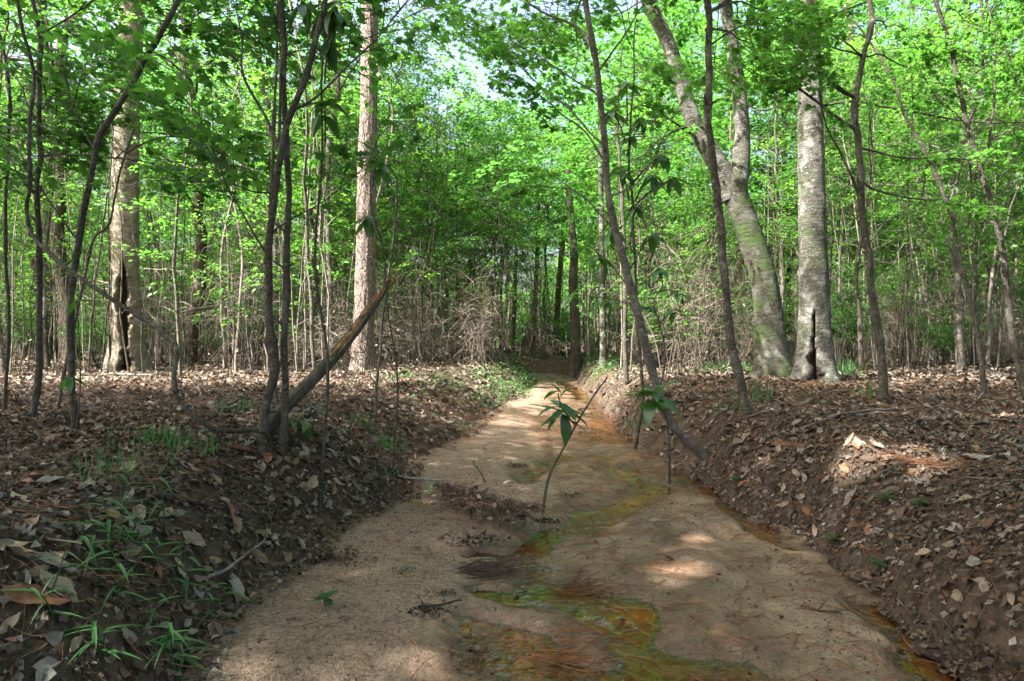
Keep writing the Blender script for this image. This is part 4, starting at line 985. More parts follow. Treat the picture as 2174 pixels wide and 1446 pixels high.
# dead brush thickets and low shrubs
def proto_brush(h, w, ns, col):
    t = thing('dead_brush', '', 'brush'); b = MB()
    for i in range(ns):
        a = U(0, 6.28); r = U(0, w*.4); o = np.array([math.cos(a)*r, math.sin(a)*r, -.05]); e = o+np.array([*U(-w, w, 2)*.7, h*U(.4, 1)])
        q = wiggle(catmull([o, (o+e)/2+[*U(-.15, .15, 2), .2], e], 10), .08, U(0, 99)); c = np.array(col)*U(.6, 1.25)
        tube(b, q, np.linspace(.010, .003, 10), 3, .5, c, cap=False)
        for k in range(14):
            j = int(U(2, 9)); f = q[j]+np.array([*RNG.normal(0, .28, 2), U(-.45, .2)])
            s = wiggle(catmull([q[j], (q[j]+f)/2+[0, 0, .07], f], 5), .05, U(0, 99)); tube(b, s, np.linspace(.004, .0015, 5), 3, .5, c*U(.8, 1.3), cap=False)
    part('stems', b, M['brush'], t)
    n = 120; b = MB(); p = np.stack([RNG.normal(0, w*.5, n), RNG.normal(0, w*.5, n), U(.1, h*.8, n)], -1)
    leaves(b, p, RNG.normal(0, 1, (n, 3))-[0, 0, .6], RNG.normal(0, 1, (n, 3)), U(.04, .08, n), OV, .5, 1, None, np.array(col)*U(.5, 1.3, (n, 1))); part('dry_leaves', b, M['brush'], t, False)
    return t
P4 = [proto_brush(2.4, 1.0, 26, (.18, .15, .12)), proto_brush(1.7, 1.1, 20, (.22, .19, .155)), proto_brush(3.2, .9, 20, (.13, .112, .092)), proto_brush(1.2, .9, 18, (.25, .215, .175))]
tk = []; sp = []
for i in range(55):
    s_ = free_spot(9.5, 26, .9, tk, .8, .8, lambda x, y: not (gap_dir(x, y) and y < 14 and x > -1.2))
    if s_: sp.append(s_)
for x in np.linspace(-3.4, -.6, 7): sp.append((x+U(-.2, .2), U(13, 16.5)))
for x in np.linspace(4.5, 11, 7): sp.append((x+U(-.3, .3), U(13, 18)))
for i, (x, y) in enumerate(sp):      # tangles stand behind the big trunks, not across their feet
    for h_ in HEROES:
        if y < h_[1]+.6 and abs(x/y-h_[0]/h_[1]) < .13: sp[i] = (x/y*(h_[1]+2.4), h_[1]+2.4)
lab = lambda px, y: 'dry tan twig tangle %s, %s' % (depth_word(y), zone(px))
grp = lambda px, y: 'dry twig tangles %s' % zone(px)
scatter(P4, sp, lab, grp, 'brush', (.8, 1.2)); drop(P4)
def proto_shrub(h, w, nst, n, mat, size):
    t = thing('evergreen_shrub', '', 'shrub'); b = MB(); O, D = [], []
    for i in range(nst):
        a = U(0, 6.28); e = np.array([math.cos(a)*w*U(.2, 1), math.sin(a)*w*U(.2, 1), h*U(.5, 1)])
        q = wiggle(catmull([(0, 0, -.05), e*[.35, .35, .5], e], 8), .05, U(0, 99)); tube(b, q, np.linspace(.012, .003, 8), 4, 0.0, cap=False)
        for k in range(3, 8):
            for _ in range(2): O.append(q[k]); D.append(nrm(q[k]-q[k-1])+RNG.normal(0, .6, 3))
    part('stems', b, M['sapling'], t)
    q = spray_leaves(np.array(O), np.array(D), U(.2, .5, len(O)), n); b = MB(); leaves(b, *q, U(.7, 1.3, len(q[0]))*size, DIA, U(0, 1, len(q[0])))
    part('foliage', b, mat, t, False, kind='stuff'); return t
P5 = [proto_shrub(1.6, .8, 14, 20, M['leaf_shrub'], .055), proto_shrub(2.4, .9, 16, 20, M['leaf_shrub'], .06), proto_shrub(1.1, .7, 12, 18, M['leaf'], .05)]
tk = []; sp = []
for i in range(78):
    s_ = free_spot(12, 30, 1.2, tk, .8, .8, lambda x, y: not (gap_dir(x, y) and y < 17))
    if s_: sp.append(s_)
lab = lambda px, y: 'bushy dark green shrub %s, %s' % (depth_word(y), zone(px))
grp = lambda px, y: 'green shrubs %s' % zone(px)
scatter(P5, sp, lab, grp, 'shrub', (.75, 1.2)); drop(P5)

# trees overhead and behind the viewer, whose crowns shade the near ground
P6 = [proto_tree('canopy_tree', 15, .2, 6.5, 4.5, 52, 64, .15, 1.5, M['leaf_far'], M['trunk_far'], twigs=False)]
CAN = [(-7, -2), (-7.6, 1.6), (-11.5, -.5), (-11, -5), (-6, -6.5), (5, -4), (6.5, 2.5), (0, -7), (-15, -3), (9, 7), (-16, -7), (-3.5, -3.4), (2.5, -1.5), (8, -2), (-4.2, .8)]
RANK = list(np.argsort(np.argsort([a_*a_+b_*b_ for a_, b_ in CAN])))
for i, (x, y) in enumerate(CAN):
    o = copy_tree(P6[0]); o.location = (x, y, Hf(x, y)); o.rotation_euler = (0, 0, i*1.3); s = U(.9, 1.15); o.scale = (s, s, s)
    o['label'] = 'tall leafy tree outside the picture, %s, %s' % ('left of the viewer' if x < -5 else 'right of the viewer' if x > 4 else 'close behind the viewer', ['nearest', 'second nearest', 'third nearest', 'fourth nearest', 'fifth nearest', 'sixth nearest', 'seventh nearest', 'eighth nearest', 'ninth nearest', 'tenth nearest', 'eleventh nearest', 'twelfth nearest', 'thirteenth nearest', 'fourteenth nearest', 'farthest'][RANK[i]]); o['group'] = 'trees around the viewer'; o['category'] = 'tree'
drop(P6)

# far wood that closes the view
b = MB(); n = 26000; a = U(-1.15, 1.15, n); r = U(62, 78, n); hh = U(0, 1, n)**1.1*(11+3.5*fbm(a*9, 1.0, 0, 4, 3))
hh = np.where((np.tan(a) > -.16) & (np.tan(a) < .08), hh*.85, hh)
pos = np.stack([np.sin(a)*r, np.cos(a)*r, hh+.3], -1)
leaves(b, pos, RNG.normal(0, 1, (n, 3)), RNG.normal(0, 1, (n, 3)), U(.5, 1.0, n), DIA, U(0, 1, n), 1.4)
tag(part('far_woodland', b, M['leaf_far'], None, False), 'distant mass of bright green woodland closing the view', 'woodland', kind='stuff')

# ------------------------------------------------------------------ forest floor
PAL = np.array([(.17, .122, .088), (.23, .18, .14), (.105, .068, .045), (.145, .082, .055), (.29, .25, .21), (.065, .046, .034), (.20, .105, .066), (.13, .112, .097)])
PW = np.array([.2, .17, .16, .13, .1, .12, .06, .06])
def litter(n, ymin, ymax, xr, smin, smax, dens=None, on_sand=False, slope=False):
    y = U(ymin, ymax, n) if dens is None else ymin+(ymax-ymin)*U(0, 1, n)**dens; x = U(-1, 1, n)*np.minimum(.85*y+1.5, xr)
    s = sdist(x, y); keep = (s > .01) if slope else ((s > .03) & (U(0, 1, n) < smooth(-.15, .55, s)*(.55+.55*np.clip(.5+fbm(x*.8, y*.8, 0, 91, 3), 0, 1)))) if not on_sand else (s < -.03)
    x, y = x[keep], y[keep]; z = surf(x, y); N = len(x)
    a = U(0, 6.28, N); e = .02
    gx = (surf(x+e, y)-surf(x-e, y))/(2*e); gy = (surf(x, y+e)-surf(x, y-e))/(2*e)
    nn = nrm(np.stack([-gx, -gy, np.ones(N)], -1)+RNG.normal(0, .24, (N, 3)))
    d = np.stack([np.cos(a), np.sin(a), RNG.normal(0, .22, N)], -1); d = nrm(d-nn*np.sum(d*nn, 1, keepdims=True)*.8)
    sz = U(smin, smax, N); col = PAL[RNG.choice(len(PAL), N, p=PW)]*U(.65, 1.25, (N, 1))*np.array((.93, .98, 1.0))
    pos = np.stack([x, y, z+.008+np.abs(RNG.normal(0, .010, N))], -1)-d*sz[:, None]*.5
    curl = np.stack([RNG.normal(.25, .55, N), RNG.normal(.25, .45, N), RNG.normal(0, .35, N)], -1)
    return pos, d, nn, sz, U(.7, 1.5, N), curl, col
b = MB()
for args in ((19000, .5, 4.5, 6, .02, .068, .8), (28000, 3.5, 10, 9, .035, .092, .8), (20000, 8, 22, 18, .07, .14, .8), (6000, 20, 42, 34, .12, .25, .9)):
    pos, d, nn, sz, ws, curl, col = litter(*args); r_ = U(0, 1, len(sz))
    if args[1] > 1: col = col*.75+np.array((.22, .18, .15))*U(.1, .55, (len(col), 1))
    for k_, tm in ((r_ < .5, OV), ((r_ >= .5) & (r_ < .68), T_ovate(.17)), ((r_ >= .68) & (r_ < .84), T_lobed()), (r_ >= .84, T_torn())):
        leaves(b, pos[k_], d[k_], nn[k_], sz[k_], tm, .5, ws[k_], curl[k_]*(1.3 if tm is not OV else 1), col[k_])
for args in ((80000, .5, 5, 4.5, .009, .032, .8), (30000, 4, 12, 10, .018, .05, .8)):       # crumbled scraps
    pos, d, nn, sz, ws, curl, col = litter(*args, slope=True); leaves(b, pos, d, nn+RNG.normal(0, .3, nn.shape), sz, DIA, .5, ws*1.2, curl, col*U(.5, 1.25, (len(sz), 1)))
tag(part('leaf_litter', b, M['litter'], None, False), 'carpet of brown and tan fallen leaves covering both banks', 'leaf litter', kind='stuff')

def needles(n, cond, ymin, ymax, xa, xb, lmin, lmax, col, name, label, w=.0011, lift=.006, pw=1.0):
    y = ymin+(ymax-ymin)*U(0, 1, n)**pw; x = U(xa, xb, n); k = cond(x, y); x, y = x[k], y[k]; N = len(x)
    a = U(0, 6.28, N); L = U(lmin, lmax, N); bend = RNG.normal(0, .22, N); t = np.array([-.5, -.17, .17, .5])
    px = x[:, None]+L[:, None]*(np.cos(a)[:, None]*t-np.sin(a)[:, None]*bend[:, None]*(t**2)*2)
    py = y[:, None]+L[:, None]*(np.sin(a)[:, None]*t+np.cos(a)[:, None]*bend[:, None]*(t**2)*2)
    pz = surf(px, py); pz = np.maximum(pz, pz.mean(1, keepdims=True)-.01)+lift*U(.2, 1.6, N)[:, None]+np.abs(RNG.normal(0, lift*.5, (N, 4)))
    pz = np.maximum(pz, .003)
    C = np.stack([px, py, pz], -1); sx = np.stack([-np.sin(a), np.cos(a), 0*a], -1)[:, None, :]
    ww = w*U(.8, 1.4, N)[:, None, None]*np.array([.8, 1, 1, .5])[None, :, None]
    V = np.stack([C-sx*ww, C+sx*ww, C+np.array([0, 0, 1.0])*ww*1.5], 2).reshape(-1, 3)      # N*4*3
    F1 = ring_faces(4, 3); F = (F1[None]+(np.arange(N)*12)[:, None, None]).reshape(-1, 4)
    c = np.repeat(np.array(col)*U(.5, 1.4, (N, 1)), 12, axis=0)
    b = MB(); b.add(V, F, .5, c); tag(part(name, b, M['needle'], None, False), label, 'pine needles', kind='stuff')
needles(5200, lambda x, y: (sdist(x, y) < 0) & (U(0, 1, len(x)) < np.where(x > .25, 1, .25)), 1.2, 9, -1, 1.5, .05, .17, (.20, .085, .04), 'sand_needles', 'scattered rust-brown pine needles lying on the sandy stream bed')
needles(32000, lambda x, y: (sdist(x, y) > .02) & (np.abs(x) < .8*y+.7), .8, 9, -5, 6, .08, .19, (.17, .085, .045), 'bank_needles', 'rust and brown pine needles strewn through the bank litter', .0011, .016, .8)

b = MB()
n = 16000; y = 1.3+9*U(0, 1, n)**1.3; x = U(-1, 1.6, n); s_ = sdist(x, y); k = (s_ < -.01) & (U(0, 1, n) < .35+.65*np.clip(fbm(x*2.2, y*2.2, 0, 33, 3)*1.6+.1+smooth(-.25, 0, s_)*.8, 0, 1)); x, y = x[k], y[k]; n = len(x)
leaves(b, np.stack([x, y, np.maximum(sandz(x, y), 0)+.002], -1), np.stack([U(-1, 1, n), U(-1, 1, n), RNG.normal(0, .2, n)], -1), RNG.normal(0, .35, (n, 3))+[0, 0, 1], U(.003, .011, n)*np.where(U(0, 1, n) < .12, 2.2, 1), DIA, .5, U(.6, 1.6, n), RNG.normal(0, .8, (n, 3)), np.array([(.035, .026, .02), (.08, .05, .03), (.15, .10, .06), (.02, .018, .016)])[RNG.integers(0, 4, n)])
tag(part('sand_specks', b, M['litter'], None, False), 'dark crumbs of leaf and bark peppered over the sandy stream bed', 'debris', kind='stuff')
# individual fallen leaves
def fallen_mesh(i, L=1.0):
    b = MB(); seg = 8; t = np.linspace(0, 1, seg); w = U(.17, .27); prof = w*np.sin(np.pi*t**U(.75, 1.05))**.8; prof[0] = .015; prof[-1] = .004
    c1, c2, c3 = U(-.25, .35), U(-.3, .7), U(-.4, .4); V = []
    for k, tt in enumerate(t):
        for s in (-1, -.5, 0, .5, 1):
            xx = s*prof[k]; V.append((xx+.03*math.sin(tt*5+i), tt-.5, c1*(tt-.5)**2+c2*xx*xx*4+c3*xx*(tt-.5)*2+.030*math.sin(8*tt+s*3+i)+.02*math.sin(17*tt-s*5+2*i)))
    F = [(k*5+j, k*5+j+1, k*5+j+6, k*5+j+5) for k in range(seg-1) for j in range(4)]
    b.add(np.array(V), np.array(F)); q = [(0, -.5, c1*.25), (.01, -.58, c1*.25+.02), (.02, -.68, c1*.25+.03)]
    tube(b, q, [.010, .008, .006], 4); me = b.mesh('fallen_leaf'); me.materials.append(M['fallen']); return me
FL = [fallen_mesh(i) for i in range(10)]
FCOL = [((.31, .24, .17), 'pale tan'), ((.21, .135, .08), 'brown'), ((.25, .215, .185), 'grey'), ((.21, .10, .05), 'rust-brown'), ((.11, .075, .052), 'dark brown')]
def drop_leaf(px, py, L, ci, rot, label, group=None, mi=None, tilt=.35, p=None):
    p = hit(px, py) if p is None else p
    e = .04; gx = (Hf(p[0]+e, p[1])-Hf(p[0]-e, p[1]))/(2*e); gy = (Hf(p[0], p[1]+e)-Hf(p[0], p[1]-e))/(2*e)
    if sdist(p[:1], p[1:2])[0] < .05: gx = gy = 0
    n = Vector((-gx+U(-tilt, tilt), -gy-U(0, tilt*.6), 1)).normalized()
    d = Vector((math.cos(rot), math.sin(rot), 0)); d = (d-n*d.dot(n)).normalized(); x = d.cross(n)
    m = Matrix((x, d, n)).transposed().to_4x4()
    o = ob('fallen_leaf', FL[int(U(0, 10)) if mi is None else mi])
    o.matrix_basis = Matrix.Translation(Vector((p[0], p[1], p[2]+.018+.06*L))) @ m @ Matrix.Diagonal((L*U(.85, 1.15), L, L, 1))
    c = np.array(FCOL[ci][0])*U(.8, 1.2); o.color = (*c, 1); tag(o, label, 'leaf', group); return o
for (px, py, L, ci, rot, lab) in ((75, 1292, .15, 3, .3, 'large curled orange-brown leaf at the bottom left corner'), (120, 1268, .13, 0, .1, 'broad tan leaf lying on the orange-brown leaf, bottom left'), (662, 1035, .135, 0, 1.75, 'long pale oval leaf standing out on the left bank lip'),
        (697, 1080, .07, 2, 1.7, 'small pale grey leaf just below the long oval leaf'), (500, 1268, .13, 2, -.5, 'pale grey leaf at the lower end of the grey stick'), (410, 1160, .11, 0, .2, 'curled light tan leaf above the grassy patch'),
        (212, 920, .14, 2, 2.2, 'striped grey-brown leaf under the leftmost leaning sapling'), (100, 1030, .12, 2, .2, 'bleached whitish leaf on the far left floor'), (1413, 1192, .085, 3, .1, 'flat oval brown leaf lying on the right side sand'),
        (1390, 1115, .09, 0, .5, 'small curled tan leaf on the wet sand right of the rivulet'), (720, 622+410, .08, 0, .2, 'tan leaf beside the debris mat stick'), (1805, 1068, .11, 2, .1, 'pale grey leaf halfway down the right bank'),
        (1690, 905, .09, 2, .2, 'bluish grey leaf near the top of the right bank'), (1080, 1032, .09, 0, .1, 'light curled leaf on the sand above the debris mat'), (270, 1120, .11, 2, 1.2, 'bluish dead leaf upright in the left litter'),
        (110, 1210, .1, 2, .6, 'dark bluish crumpled leaf above the bottom left corner leaf'), (1325, 800+400, .06, 4, .8, 'tiny dark leaf scrap on the right side sand')):
    drop_leaf(px, py, L, ci, rot, lab)
zones = [(0, 420, 960, 1250, 'left bank below the leftmost stems', 44), (420, 860, 960, 1230, 'left bank lip beside the sand', 44), (0, 480, 1230, 1440, 'bottom left grassy corner', 26), (0, 900, 830, 950, 'left floor behind the dead log', 46),
         (1460, 1800, 860, 1080, 'top of the right bank', 44), (1800, 2170, 840, 1060, 'right floor near the edge', 46), (1660, 2170, 1060, 1330, 'slope of the right bank', 34)]
for (xa_, xb_, ya_, yb_, zn, cnt) in zones:
    for i in range(int(cnt*.75)):
        px, py = U(xa_, xb_), U(ya_, yb_); p = hit(px, py)
        if sdist(p[:1], p[1:2])[0] < .06: continue
        ci = int(RNG.choice(5, p=[.3, .25, .2, .13, .12]))
        drop_leaf(px, py, U(.055, .105) if py < 1200 else U(.045, .075), ci, U(0, 6.28), '%s fallen leaf on the %s' % (FCOL[ci][1], zn), '%s fallen leaves on the %s' % (FCOL[ci][1], zn), p=p)
for i in range(16):
    px, py = U(800, 1500), U(860, 1420); p = hit(px, py)
    if sdist(p[:1], p[1:2])[0] > -.05: continue
    drop_leaf(px, py, U(.03, .06), 4, U(0, 6.28), 'small dark leaf scrap lying on the sandy stream bed', 'dark leaf scraps on the sand', tilt=.1, p=p)

b = MB(); n = 3200; y = .7+13*U(0, 1, n)**1.2; x = U(-1, 1, n)*(.8*y+.8); k = sdist(x, y) > .0; x, y = x[k], y[k]
for i, (x_, y_, z_) in enumerate(zip(x, y, H(x, y))):
    a = U(0, 6.28); L = U(.03, .13)*(1+.06*y_)*(2 if i % 9 == 0 else 1); v = np.array([math.cos(a), math.sin(a), U(-.12, .2)])*L/2; c = np.array([x_, y_, z_+.014]); r = U(.0012, .0035)*(1+.05*y_)
    tube(b, [c-v, c+[*RNG.normal(0, .1*L, 2), .004], c+v], [r, r, r*.6], 3, .5, np.array((.16, .125, .095))*U(.35, 1.5), cap=False)
tag(part('twig_litter', b, M['twig'], None), 'small broken twigs scattered through the litter of both banks', 'twigs', kind='stuff')
# sticks
def stick(label, pts, r, col=(.17, .14, .11), z=.02, twig=True):
    P = [hit(x, y)+[0, 0, z] for x, y in pts]; t = tag(ob('stick', None, None, P[0]), label, 'stick')
    C = wiggle(catmull(P, 16), .012, U(0, 99)); b = MB(); tube(b, C, np.linspace(r, r*.55, 16), 8, .5, col, bump=.2, seed=int(pts[0][0]) % 50)
    if twig:
        for k in (6, 10): e = C[k]+np.array([*U(-.10, .10, 2), U(.01, .05)]); tube(b, [C[k], e], [r*.45, r*.2], 5, .5, col)
    part('wood', b, M['twig'], t)
stick('grey stick slanting down to the sand in the left bank grass', [(440, 1240), (490, 1205), (555, 1150)], .007, (.22, .2, .17))
stick('pale grey stick jutting from the left bank towards the debris mat', [(770, 1003), (850, 1018), (940, 1024)], .011, (.26, .24, .21))
stick('dark broken branch half buried in the left bank litter', [(330, 1000+60), (400, 1075), (470, 1090)], .012, (.08, .065, .05))
stick('thick short grey stick at the left edge of the floor', [(0, 1066), (40, 1066), (75, 1072)], .012, (.16, .14, .12))
stick('short twig standing over the sand left of the seedling', [(1030, 1040), (1012, 1010), (1000, 990)], .006, (.06, .05, .04), .05)
stick('dark reddish bark strip under the dead log', [(490, 955), (540, 975), (590, 985)], .014, (.12, .06, .045))
stick('long fallen branch on the floor in front of the hollow trunk', [(40, 800), (170, 795), (330, 800), (420, 795)], .018, (.18, .16, .14))
stick('thin fallen branch on the right floor', [(1700, 920), (1780, 890), (1900, 880), (1960, 872)], .012, (.17, .14, .12))
stick('dark twig lying across the right bank floor', [(1560, 900), (1620, 880), (1700, 858)], .009, (.10, .08, .065))
stick('dark wet branch end at the bottom right corner', [(1950, 1380), (2050, 1410), (2170, 1430)], .03, (.05, .035, .03), .0, False)
stick('pale bent dead branch on the right bank beside the forked tree', [(1540, 800), (1545, 790), (1520, 770)], .01, (.34, .31, .27), .05)
stick('small dark twig lying on the right side sand', [(1700, 1290), (1730, 1300), (1775, 1308)], .005, (.05, .04, .035), .006)
stick('dark crooked twig by the black clumps on the sand', [(890, 1290), (940, 1285), (975, 1280)], .005, (.05, .04, .035), .006)

# debris mat of needles caught on a root
pM = hit(1090, 1120); tM = thing('debris_mat', 'shaggy mat of needles and leaves caught on a root over the stream', 'debris', pM)
dM = pM[1]+.05; b = MB(); C = wiggle(catmull([W(925, 1028, dM+.35), W(985, 1040, dM+.2), W(1060, 1062, dM), W(1140, 1078, dM)], 20), .012, 3)
tube(b, C, np.linspace(.014, .008, 20), 7, .5, (.10, .075, .06)); part('root', b, M['twig'], tM)
b = MB()
lean = lambda k: .5+.5*math.sin(k*.9+1)
for i in range(760):
    k = U(0.08, 1)*19; w_ = math.sin(min(1, k/19)*2.6+.35)
    c = C[int(k)]+(C[min(int(k)+1, 19)]-C[int(k)])*(k % 1)+np.array([RNG.normal(0, .02), RNG.normal(-.02, .035), U(-.02, .02)])
    L = U(.25, 1.0)**1.3*.17*w_*(.55+.6*lean(k)); e = c+np.array([RNG.normal(.015, .03), RNG.normal(-.03, .03), -L]); e[2] = max(e[2], .010)
    m_ = (c+e)/2+np.array([*RNG.normal(0, .016, 2), .01])
    tube(b, catmull([c, m_, e], 5), [.0018, .0017, .0015, .0012, .0006], 3, .5, np.array([(.15, .085, .06), (.09, .06, .045), (.05, .04, .033), (.20, .13, .09)][i % 4])*U(.6, 1.25), cap=False)
for i in range(260):
    k = int(U(1, 19)); c = C[k]+np.array([RNG.normal(0, .07), RNG.normal(-.03, .06), U(-.05, .025)]); a = U(0, 6.28); L = U(.05, .16)
    tube(b, [c, c+np.array([math.cos(a)*L*.5, math.sin(a)*L*.5, U(-.01, .02)]), c+np.array([math.cos(a)*L, math.sin(a)*L, U(-.07, .0)])], [.0016, .0016, .0008], 3, .5, np.array((.20, .12, .085))*U(.3, 1.4), cap=False)
n = 130; kk = RNG.integers(2, 19, n); pp = C[kk]+np.stack([RNG.normal(0, .06, n), RNG.normal(-.03, .05, n), U(-.10, .02, n)], -1); pp[:, 2] = np.maximum(pp[:, 2], .02)
leaves(b, pp, RNG.normal(0, 1, (n, 3))-[0, 0, .5], RNG.normal(0, 1, (n, 3))-[0, .8, 0], U(.02, .06, n), OV, .5, U(.8, 1.5, n), RNG.normal(0, .5, (n, 3)), np.array((.26, .20, .16))*U(.25, 1.4, (n, 1)))
part('hanging_needles', b, M['needle'], tM, kind='stuff')
for i in range(12):
    k = int(U(3, 19)); o = ob('leaf', FL[int(U(0, 10))], tM); c = C[k]+np.array([U(-.03, .03), -.035, U(-.07, .015)])-np.array(tM.location)
    o.location = c; o.rotation_euler = (U(.6, 1.5), U(-.5, .5), U(0, 6)); s = U(.04, .075); o.scale = (s, s, s); o.color = (*(np.array(FCOL[i % 3][0])*.8), 1)
# black wet clumps of rotten leaves, and needle bundles in the shallows
def clump(label, px, py, r, n, col, name='wet_clump', cat='debris', mat='litter', ht=.5, lf=1.0):
    p = hit(px, py); t = thing(name, label, cat, p); b = MB()
    n = int(n*2.4); lf *= .55
    q = RNG.normal(0, 1, (n, 3))*[r*.5, r*.35, r*.16*ht]; q[:, 2] = np.abs(q[:, 2])+.004
    leaves(b, p+q, RNG.normal(0, 1, (n, 3))*[1, 1, .35], RNG.normal(0, .5, (n, 3))+[0, 0, 1], U(.3, .8, n)*r*.55*lf, OV, .5, U(.7, 1.4, n), RNG.normal(0, .5, (n, 3)), np.array(col)*U(.5, 2.0, (n, 1))*(1+.5*U(0, 1, (n, 1))*np.array([1, .7, .5])))
    part('rotten_leaves', b, M[mat], t, False)
clump('black rotten leaf clump on the sand left of the rivulet', 850, 1217, .05, 26, (.02, .018, .018))
clump('pair of black sodden scraps below the first black clump', 945, 1262, .06, 34, (.022, .022, .025))
clump('largest black sodden heap beside the shallow water', 905, 1300, .09, 44, (.02, .018, .018))
clump('dark mud and leaf clump behind the seedling on the wet sand', 1095, 990, .10, 40, (.03, .025, .02))
clump('dark sodden clump beside the rivulet under the seedling', 1210, 1052, .08, 34, (.035, .03, .022))
clump('black rotten pile at the root end of the debris mat', 1160, 1108, .09, 44, (.02, .018, .015))
clump('heap of dead leaves below the debris mat', 1010, 1150, .16, 60, (.10, .08, .065), 'leaf_heap')
clump('pile of wet dead leaves in the bottom right corner', 2120, 1400, .25, 170, (.07, .052, .042), 'leaf_heap', lf=.45)
clump('dark leafy scraps along the left sand edge', 690, 1190, .16, 60, (.07, .055, .045), 'leaf_heap')
def bundle(label, px, py, ang, n, L, col):
    p = hit(px, py); p[2] = max(p[2], .004); t = thing('needle_bundle', label, 'pine needles', p); b = MB()
    for i in range(n):
        a = ang+RNG.normal(0, .45); c = p+np.array([*RNG.normal(0, .06, 2), U(.002, .014)]); l = L*U(.6, 1.1); v = np.array([math.cos(a), math.sin(a), 0])*l/2
        w = np.array([-math.sin(a), math.cos(a), 0])*RNG.normal(0, .02)
        tube(b, [c-v, c+w, c+v*[1, 1, 0]+[0, 0, U(-.004, .006)]], [.0011, .0011, .0007], 3, .5, np.array(col)*U(.35, 1.1), cap=False)
    part('needles', b, M['needle'], t)
bundle('dark bundle of wet needles lying beside the brown water', 1040, 1210, .35, 130, .22, (.07, .045, .035))
bundle('rust needle bundle in the middle of the rivulet', 1240, 1255, .45, 70, .17, (.20, .09, .04))
bundle('ring of orange pine needles on wet sand near the bottom', 1210, 1400, .25, 60, .16, (.33, .13, .05))
bundle('small orange needle bundle above the needle ring', 1230, 1345, .5, 34, .14, (.30, .12, .05))
bundle('dark reddish needles in the pool at the bottom', 1000, 1400, 1.0, 40, .12, (.15, .05, .035))
bundle('orange pine needle heap high on the right bank', 2010, 985, .6, 130, .2, (.30, .13, .06))
bundle('orange pine needles at the right edge of the bank', 2090, 1000, 1.2, 120, .2, (.28, .12, .06))
bundle('rust needles strewn beside the sunlit mound', 1930, 975, .2, 90, .18, (.30, .14, .08))
bundle('rust needles over the top of the right bank edge', 1700, 945, .1, 90, .18, (.26, .13, .07))

# ------------------------------------------------------------------ grasses and ground cover
def blade_mesh(L, w, droop, seg=7):
    b = MB(); V = []; t = np.linspace(0, 1, seg); prof = w*np.minimum(1, t*5+.25)*(1-t**2.2)
    for i, tt in enumerate(t):
        for s in (-1, 0, 1): V.append((s*prof[i], tt*(1-.25*droop), -droop*tt**2+abs(s)*prof[i]*.5))
    V = np.array(V)*L; F = [(i*3+j, i*3+j+1, i*3+j+4, i*3+j+3) for i in range(seg-1) for j in (0, 1)]
    b.add(V, np.array(F), U(.2, .9)); me = b.mesh('grass_leaf'); me.materials.append(M['grass']); return me
BL = [blade_mesh(1, w, d) for w, d in ((.055, .2), (.06, .45), (.045, .6), (.065, .3))]
def cane_grass(px, py, lab, group=None, sc=1.0, nl=8):
    p = hit(px, py); t = thing('cane_grass', lab, 'grass plant', p, group)
    h = U(.10, .2)*sc; e = p+np.array([U(-.06, .06), U(-.06, .03), h]); C = catmull([p-[0, 0, .02], (p+e)/2+[.01, 0, .01], e], 10)
    b = MB(); tube(b, C, np.linspace(.0025, .001, 10), 5, .4); part('stem', b, M['grass'], t)
    for i in range(nl):
        k = 3+int(i*7/nl); a = i*2.4+U(-.5, .5); put_leaf(t, BL[i % 4], C[min(k, 9)], (math.cos(a), math.sin(a)*.8-.25, U(-.05, .45)), (0, 0, 1), U(.07, .13)*sc)
for (px, py, lab) in ((250, 1290, 'bright green lance-leaved grass in the bottom left corner, beside the big tan leaf'), (390, 1270, 'lance-leaved grass plant below the grey stick'), (440, 1330, 'low grass plant left of the sand edge near the bottom'), (330, 1200, 'green grass sprig in the dark litter above the bottom corner'), (400, 1420, 'grass sprig at the bottom edge beside the sand')):
    cane_grass(px, py, lab)
for i in range(17):
    px, py = (U(60, 480), U(1100, 1420)) if i < 11 else (U(130, 330), U(1080, 1180)); cane_grass(px, py, 'lance-leaved green grass sprig in the bottom left litter', 'grass sprigs in the bottom left litter', U(.7, 1.1), 6)
def tuft(px, py, lab, n=45, L=.14, w=.005, group=None, spread=.07, mat='grass'):
    p = hit(px, py); b = MB(); N = n
    o = p+np.stack([RNG.normal(0, spread, N), RNG.normal(0, spread, N), np.zeros(N)-.01], -1); a = U(0, 6.28, N); d = np.stack([np.cos(a)*.55, np.sin(a)*.55, U(.5, 1.2, N)], -1)
    T = (np.array([(-.5, 0, 0), (.5, 0, 0), (-.45, .5, .0), (.45, .5, .0), (0, 1, -.28)])*[w/.14, 1, 1], np.array([(0, 1, 3), (0, 3, 2), (2, 3, 4)]))
    leaves(b, o, d, np.stack([np.cos(a), np.sin(a), np.full(N, .4)], -1), U(.5, 1.2, N)*L, T, U(0, 1, N))
    t = thing('grass_tuft', lab, 'grass', p, group); part('blades', b, M[mat], t, False, kind='stuff')
